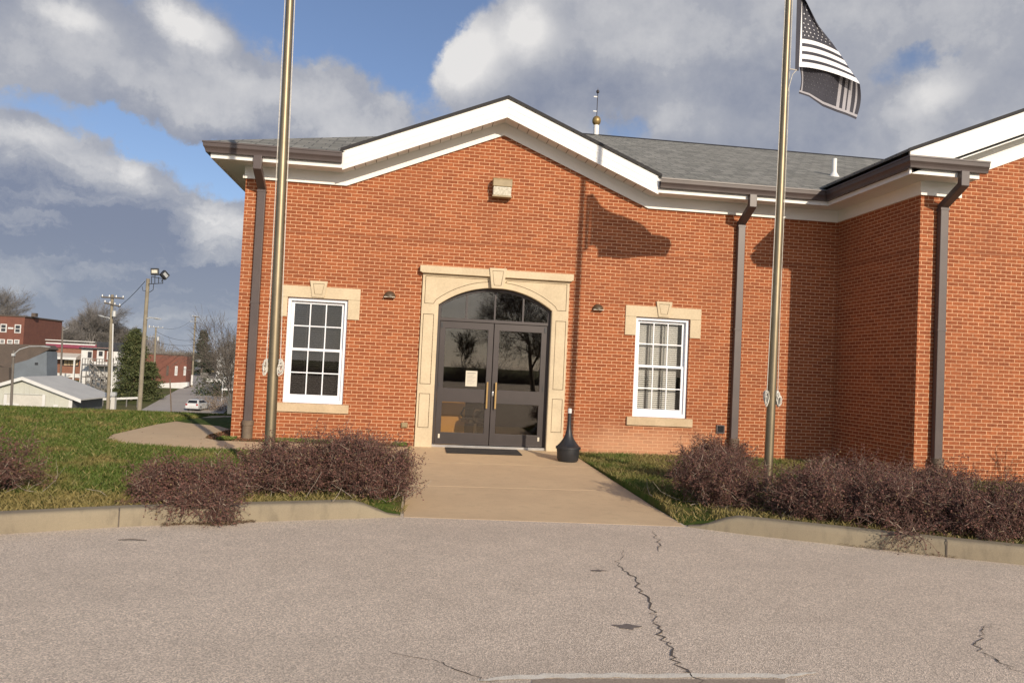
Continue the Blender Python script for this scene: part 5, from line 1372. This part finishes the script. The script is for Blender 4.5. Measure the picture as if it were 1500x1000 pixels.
n = 24000; rng = np.random.default_rng(8); x = rng.uniform(-330, 60, n); y = rng.uniform(330, 420, n); hh = (8+5*np.sin(x*.07)+3*np.sin(x*.21))*rng.uniform(.6, 1.1, n)+2
P0 = np.stack([x, y, np.full(n, -5.0)], 1); P1 = P0+np.stack([rng.normal(size=n)*2, rng.normal(size=n)*2, hh], 1)
V, Fq = segs(P0, P1, np.full(n, .22), np.full(n, .07)); tag(np_mesh('far_woods', V, Fq, 'farwood'), 'grey brown bare woods on the skyline beyond the town', kind='stuff')

# cars
def car(px, Y, label, rz, paint='carpaint', group=None):
    r = empty('parked_car', tuple(gp(px, Y)+Vector((0, 0, .06))), label, 'car', group, rz)
    m = MB()   # body side profile (y forward), lower hull
    prof = [(-2.2, .28), (-2.28, .55), (-2.22, .98), (-1.95, 1.02), (.95, 1.0), (1.9, .88), (2.25, .66), (2.25, .32), (1.9, .22), (-1.9, .22)]
    m.prism(prof, -.9, .9, axis='x'); m.build('body', paint, r, bevel=.09)
    m = MB(); b = 0
    lo = [(-2.12, .99), (1.05, .99)]; up = [(-1.78, 1.50), (.15, 1.52)]
    m.v = [(sx*.84, y, z) for y, z in lo for sx in (-1, 1)]+[(sx*.66, y, z) for y, z in up for sx in (-1, 1)]
    for q in ((0, 1, 5, 4), (2, 6, 7, 3), (0, 4, 6, 2), (1, 3, 7, 5), (4, 5, 7, 6)): m.face(q)
    m.build('cabin', paint, r, bevel=.05)
    m = MB(); m.v = [(-.70, -2.09, 1.06), (.70, -2.09, 1.06), (.58, -1.87, 1.43), (-.58, -1.87, 1.43)]; m.v = [(a, b_-.035, c) for a, b_, c in m.v]; m.face((0, 1, 2, 3)); m.build('rear_window', 'cardark', r)
    for s in (-1, 1):
        m = MB(); m.v = [(s*.835, -1.75, 1.06), (s*.835, .75, 1.06), (s*.70, .08, 1.44), (s*.70, -1.6, 1.44)]; m.v = [(a+s*.012, b_, c) for a, b_, c in m.v]; m.face((0, 1, 2, 3)); m.build('side_window', 'cardark', r)
        m = MB(); m.box(s*.74-.12, s*.74+.12, -2.30, -2.2, .72, .96); m.build('tail_light', 'redlamp', r)
        for y in (-1.35, 1.4):
            m = MB(); m.tube([(s*.74, y, .33), (s*.93, y, .33)], .33, 16); w = m.build('wheel', 'tyre', r, smooth=True)
            m = MB(); m.tube([(s*.80, y, .33), (s*.94, y, .33)], .2, 12); m.build('rim', 'galv', w)
    m = MB(); m.box(-.26, .26, -2.31, -2.255, .62, .75); m.build('number_plate', 'bwhite', r)
    return r
car(292.5, 98.5, 'silver white hatchback seen from behind on the valley street', -.12)
car(331, 146, 'small white car parked by the white cottage wall', 1.3)
car(343, 152, 'second pale car half hidden behind the bare branches', 1.2)

# ------------------------------------------------------------------ sky and sun
SUN = Vector((.385, -1.0, .40)).normalized()
el = math.asin(SUN.z); az = math.atan2(SUN.x, SUN.y)
sl = bpy.data.lights.new('sun', 'SUN'); sl.energy = 4.4; sl.angle = R_(.53); sl.color = (1, .86, .69)
so_ = bpy.data.objects.new('sun', sl); COL.objects.link(so_); so_.rotation_euler = SUN.to_track_quat('Z', 'Y').to_euler()
W = bpy.data.worlds.new('World'); SC.world = W; W.use_nodes = True; t = W.node_tree; t.nodes.clear(); g = NB(t)
out = g.n('ShaderNodeOutputWorld'); bgn = g.n('ShaderNodeBackground', {'Strength': .10})
sky = g.n('ShaderNodeTexSky', sky_type='NISHITA', sun_disc=False); sky.sun_elevation = el; sky.sun_rotation = az; sky.altitude = 100; sky.air_density = 1.0; sky.dust_density = .5; sky.ozone_density = 1.6
D = g.n('ShaderNodeTexCoord').outputs['Generated']
warp = g.n('ShaderNodeTexNoise', {'Vector': D, 'Scale': 6.5, 'Detail': 9, 'Roughness': .64}).outputs['Color']
wv = g.n('ShaderNodeVectorMath', {0: warp, 1: (.5, .5, .5)}, operation='SUBTRACT').outputs[0]
wv2 = g.n('ShaderNodeVectorMath', {0: wv, 'Scale': .15}, operation='SCALE').outputs[0]
DW = g.n('ShaderNodeVectorMath', {0: D, 1: wv2}, operation='ADD').outputs[0]
def blob(px, py, a, b, rot=0, src=None):
    c = ray(px, py).normalized(); r1 = (ray(px+1, py)-ray(px, py)).normalized(); r2 = (ray(px, py+1)-ray(px, py)).normalized()
    ca, sa = math.cos(R_(rot)), math.sin(R_(rot)); e1 = r1*ca+r2*sa; e2 = r2*ca-r1*sa
    src = src or DW
    vd = g.n('ShaderNodeVectorMath', {0: src, 1: tuple(c)}, operation='SUBTRACT').outputs[0]
    u = g.n('ShaderNodeVectorMath', {0: vd, 1: tuple(e1*(F_PX/a))}, operation='DOT_PRODUCT').outputs['Value']
    v = g.n('ShaderNodeVectorMath', {0: vd, 1: tuple(e2*(F_PX/b))}, operation='DOT_PRODUCT').outputs['Value']
    q = g.math('ADD', g.math('MULTIPLY', u, u), g.math('MULTIPLY', v, v)); q2 = g.math('MULTIPLY', q, q)
    return g.math('DIVIDE', 1, g.math('ADD', 1, q2))
def total(L, start=0.0):   # sum of soft cloud lobes, each fixed to a compass direction
    s = start
    for args, w in L: s = g.math('ADD', g.math('MULTIPLY', blob(*args), w), s)
    return s
sep = g.n('ShaderNodeSeparateXYZ', {0: D})
n1 = g.n('ShaderNodeTexNoise', {'Vector': g.n('ShaderNodeMapping', {'Vector': D, 'Scale': (1, 1, 1.9)}).outputs[0], 'Scale': 4.2, 'Detail': 9, 'Roughness': .58}).outputs[0]
nf = g.n('ShaderNodeTexNoise', {'Vector': D, 'Scale': 12, 'Detail': 10, 'Roughness': .64}).outputs[0]
nst = g.n('ShaderNodeTexNoise', {'Vector': g.n('ShaderNodeMapping', {'Vector': DW, 'Scale': (1, 1, 5.5)}).outputs[0], 'Scale': 5.0, 'Detail': 8, 'Roughness': .6}).outputs[0]
w3 = g.n('ShaderNodeTexNoise', {'Vector': D, 'Scale': 24, 'Detail': 7, 'Roughness': .66}).outputs['Color']
w4 = g.n('ShaderNodeVectorMath', {0: w3, 1: (.5, .5, .5)}, operation='SUBTRACT').outputs[0]
DF = g.n('ShaderNodeVectorMath', {0: g.n('ShaderNodeVectorMath', {0: w4, 'Scale': .030}, operation='SCALE').outputs[0], 1: D}, operation='ADD').outputs[0]
low = g.ramp(sep.outputs[2], .30, .12)
puffs = [((105, 22, 26, 13, 5), .8), ((258, 30, 18, 18, 0), .95), ((303, 50, 22, 16, 20), .8), ((22, 208, 46, 22, 0), .6), ((195, 258, 17, 14, 0), .6), ((135, 252, 26, 14, 20), .35), ((322, 335, 34, 26, -10), .55), ((45, 195, 26, 8, 0), .3),
         ((690, 70, 36, 30, -30), .75), ((775, 38, 26, 24, -10), .85), ((660, 100, 26, 24, 0), .5), ((730, 95, 60, 26, -20), .35), ((548, 45, 18, 34, 10), .22), ((575, 85, 34, 16, 20), .12), ((585, 145, 22, 10, 0), .2), ((1340, 150, 40, 18, -15), .35), ((1380, 130, 20, 20, 0), .3), ((885, 212, 60, 16, 10), .2), ((1010, 175, 60, 20, 10), .25)]
pf = total([((q[0], q[1], q[2]*1.15, q[3]*1.15, q[4], DF), w) for q, w in puffs])
cov = total([((230, 120, 300, 72, 13), .72), ((60, 70, 140, 70, 5), .5), ((500, 185, 150, 48, 16), .6), ((60, 290, 130, 66, 18), .6), ((180, 420, 340, 130, 6), .85), ((320, 370, 90, 70, 10), .5), ((800, 120, 170, 80, -10), .75), ((1050, 90, 330, 150, 0), .75), ((1400, 60, 260, 130, 0), .6), ((1430, 220, 220, 90, 0), .45), ((1150, 210, 200, 60, 0), .35),
             ((545, 80, 60, 50, 60), .12), ((535, 45, 130, 80, 0), -.50), ((120, 168, 150, 20, 14), -.62), ((290, 230, 120, 34, 30), -.62), ((1332, 106, 60, 34, -20), -1.15), ((905, 192, 80, 34, 5), -.95), ((1030, 165, 30, 40, 10), -.35), ((20, 20, 60, 40, 0), -.25), ((620, 170, 60, 80, 20), -.5), ((620, 20, 60, 70, 0), -.4)], -.02)
dens = g.math('ADD', cov, g.math('MULTIPLY', g.math('SUBTRACT', n1, .5), .85)); dens = g.math('ADD', dens, g.math('MULTIPLY', g.math('SUBTRACT', nf, .5), .62)); dens = g.math('ADD', dens, g.math('MULTIPLY', pf, .7))
mask = g.ramp(dens, .08, .56)
brt = total([((300, 130, 200, 40, 15), .30), ((70, 95, 110, 40, 10), .18), ((480, 180, 150, 34, 16), .26), ((960, 50, 130, 50, 0), .22), ((1420, 205, 120, 50, 0), .25), ((1250, 50, 120, 40, 0), .12), ((330, 350, 60, 40, 0), .15),
             ((120, 430, 330, 60, 6), -.20), ((190, 310, 200, 56, 24), -.36), ((110, 300, 200, 40, 24), -.16), ((100, 40, 160, 60, 0), -.22), ((330, 120, 180, 40, 15), -.14), ((760, 145, 160, 46, -8), -.10), ((900, 140, 240, 40, 0), -.16), ((1200, 110, 160, 60, 0), -.10), ((1150, 205, 260, 40, 0), -.16), ((260, 185, 150, 18, 14), -.25), ((420, 215, 120, 22, 10), -.22)], .44)
brt = g.math('ADD', brt, g.math('MULTIPLY', g.math('SUBTRACT', nf, .5), .95)); brt = g.math('ADD', brt, g.math('MULTIPLY', g.math('SUBTRACT', n1, .5), .45)); brt = g.math('ADD', brt, g.math('MULTIPLY', pf, .95))
brt = g.math('ADD', brt, g.math('MULTIPLY', g.math('MULTIPLY', g.math('SUBTRACT', nst, .5), low), 2.4))
cc = g.mix(g.ramp(brt, 0, .55, False), (2.1, 2.4, 3.3, 1), (4.4, 4.5, 4.9, 1))
cc = g.mix(g.ramp(brt, .5, 1.2, False), cc, (8.2, 8.0, 7.8, 1))
sd = g.n('ShaderNodeVectorMath', {0: D, 1: tuple(SUN)}, operation='DOT_PRODUCT').outputs['Value']
glow = g.math('ADD', 1.0, g.math('MULTIPLY', g.ramp(sd, -.1, .95), 2.2))  # unseen sunward clouds brightened to raise ambient on facade and ground
cc = g.n('ShaderNodeVectorMath', {0: cc, 'Scale': glow}, operation='SCALE').outputs[0]
hz = g.ramp(sep.outputs[2], .16, -.02)
base = g.mix(1.0, sky.outputs[0], (.96, 1.0, 1.18, 1), 'MULTIPLY')
base = g.mix(.10, base, (4.2, 4.5, 5.2, 1))
sunward_fill = g.math('MULTIPLY', g.ramp(sd, -.1, .5), g.ramp(sep.outputs[2], .75, .1))
base = g.mix(g.math('MULTIPLY', sunward_fill, .8), base, (11.5, 11.0, 10.2, 1))     # unseen bright layer added sunward for door reflections and ambient fill
colr = g.mix(g.math('MULTIPLY', mask, .95), base, cc)
base2 = None
colr = g.mix(g.math('MULTIPLY', g.math('MULTIPLY', hz, .62), g.math('SUBTRACT', 1, g.ramp(sd, -.1, .5))), colr, (3.5, 4.0, 4.8, 1))
g.link(colr, bgn.inputs[0]); g.link(bgn.outputs[0], out.inputs[0])
SC.view_settings.view_transform = 'Standard'; SC.view_settings.look = 'None'; SC.view_settings.exposure = 0; SC.view_settings.gamma = 1
SC.cycles.max_bounces = 8; SC.cycles.transparent_max_bounces = 16
SC.render.film_transparent = False
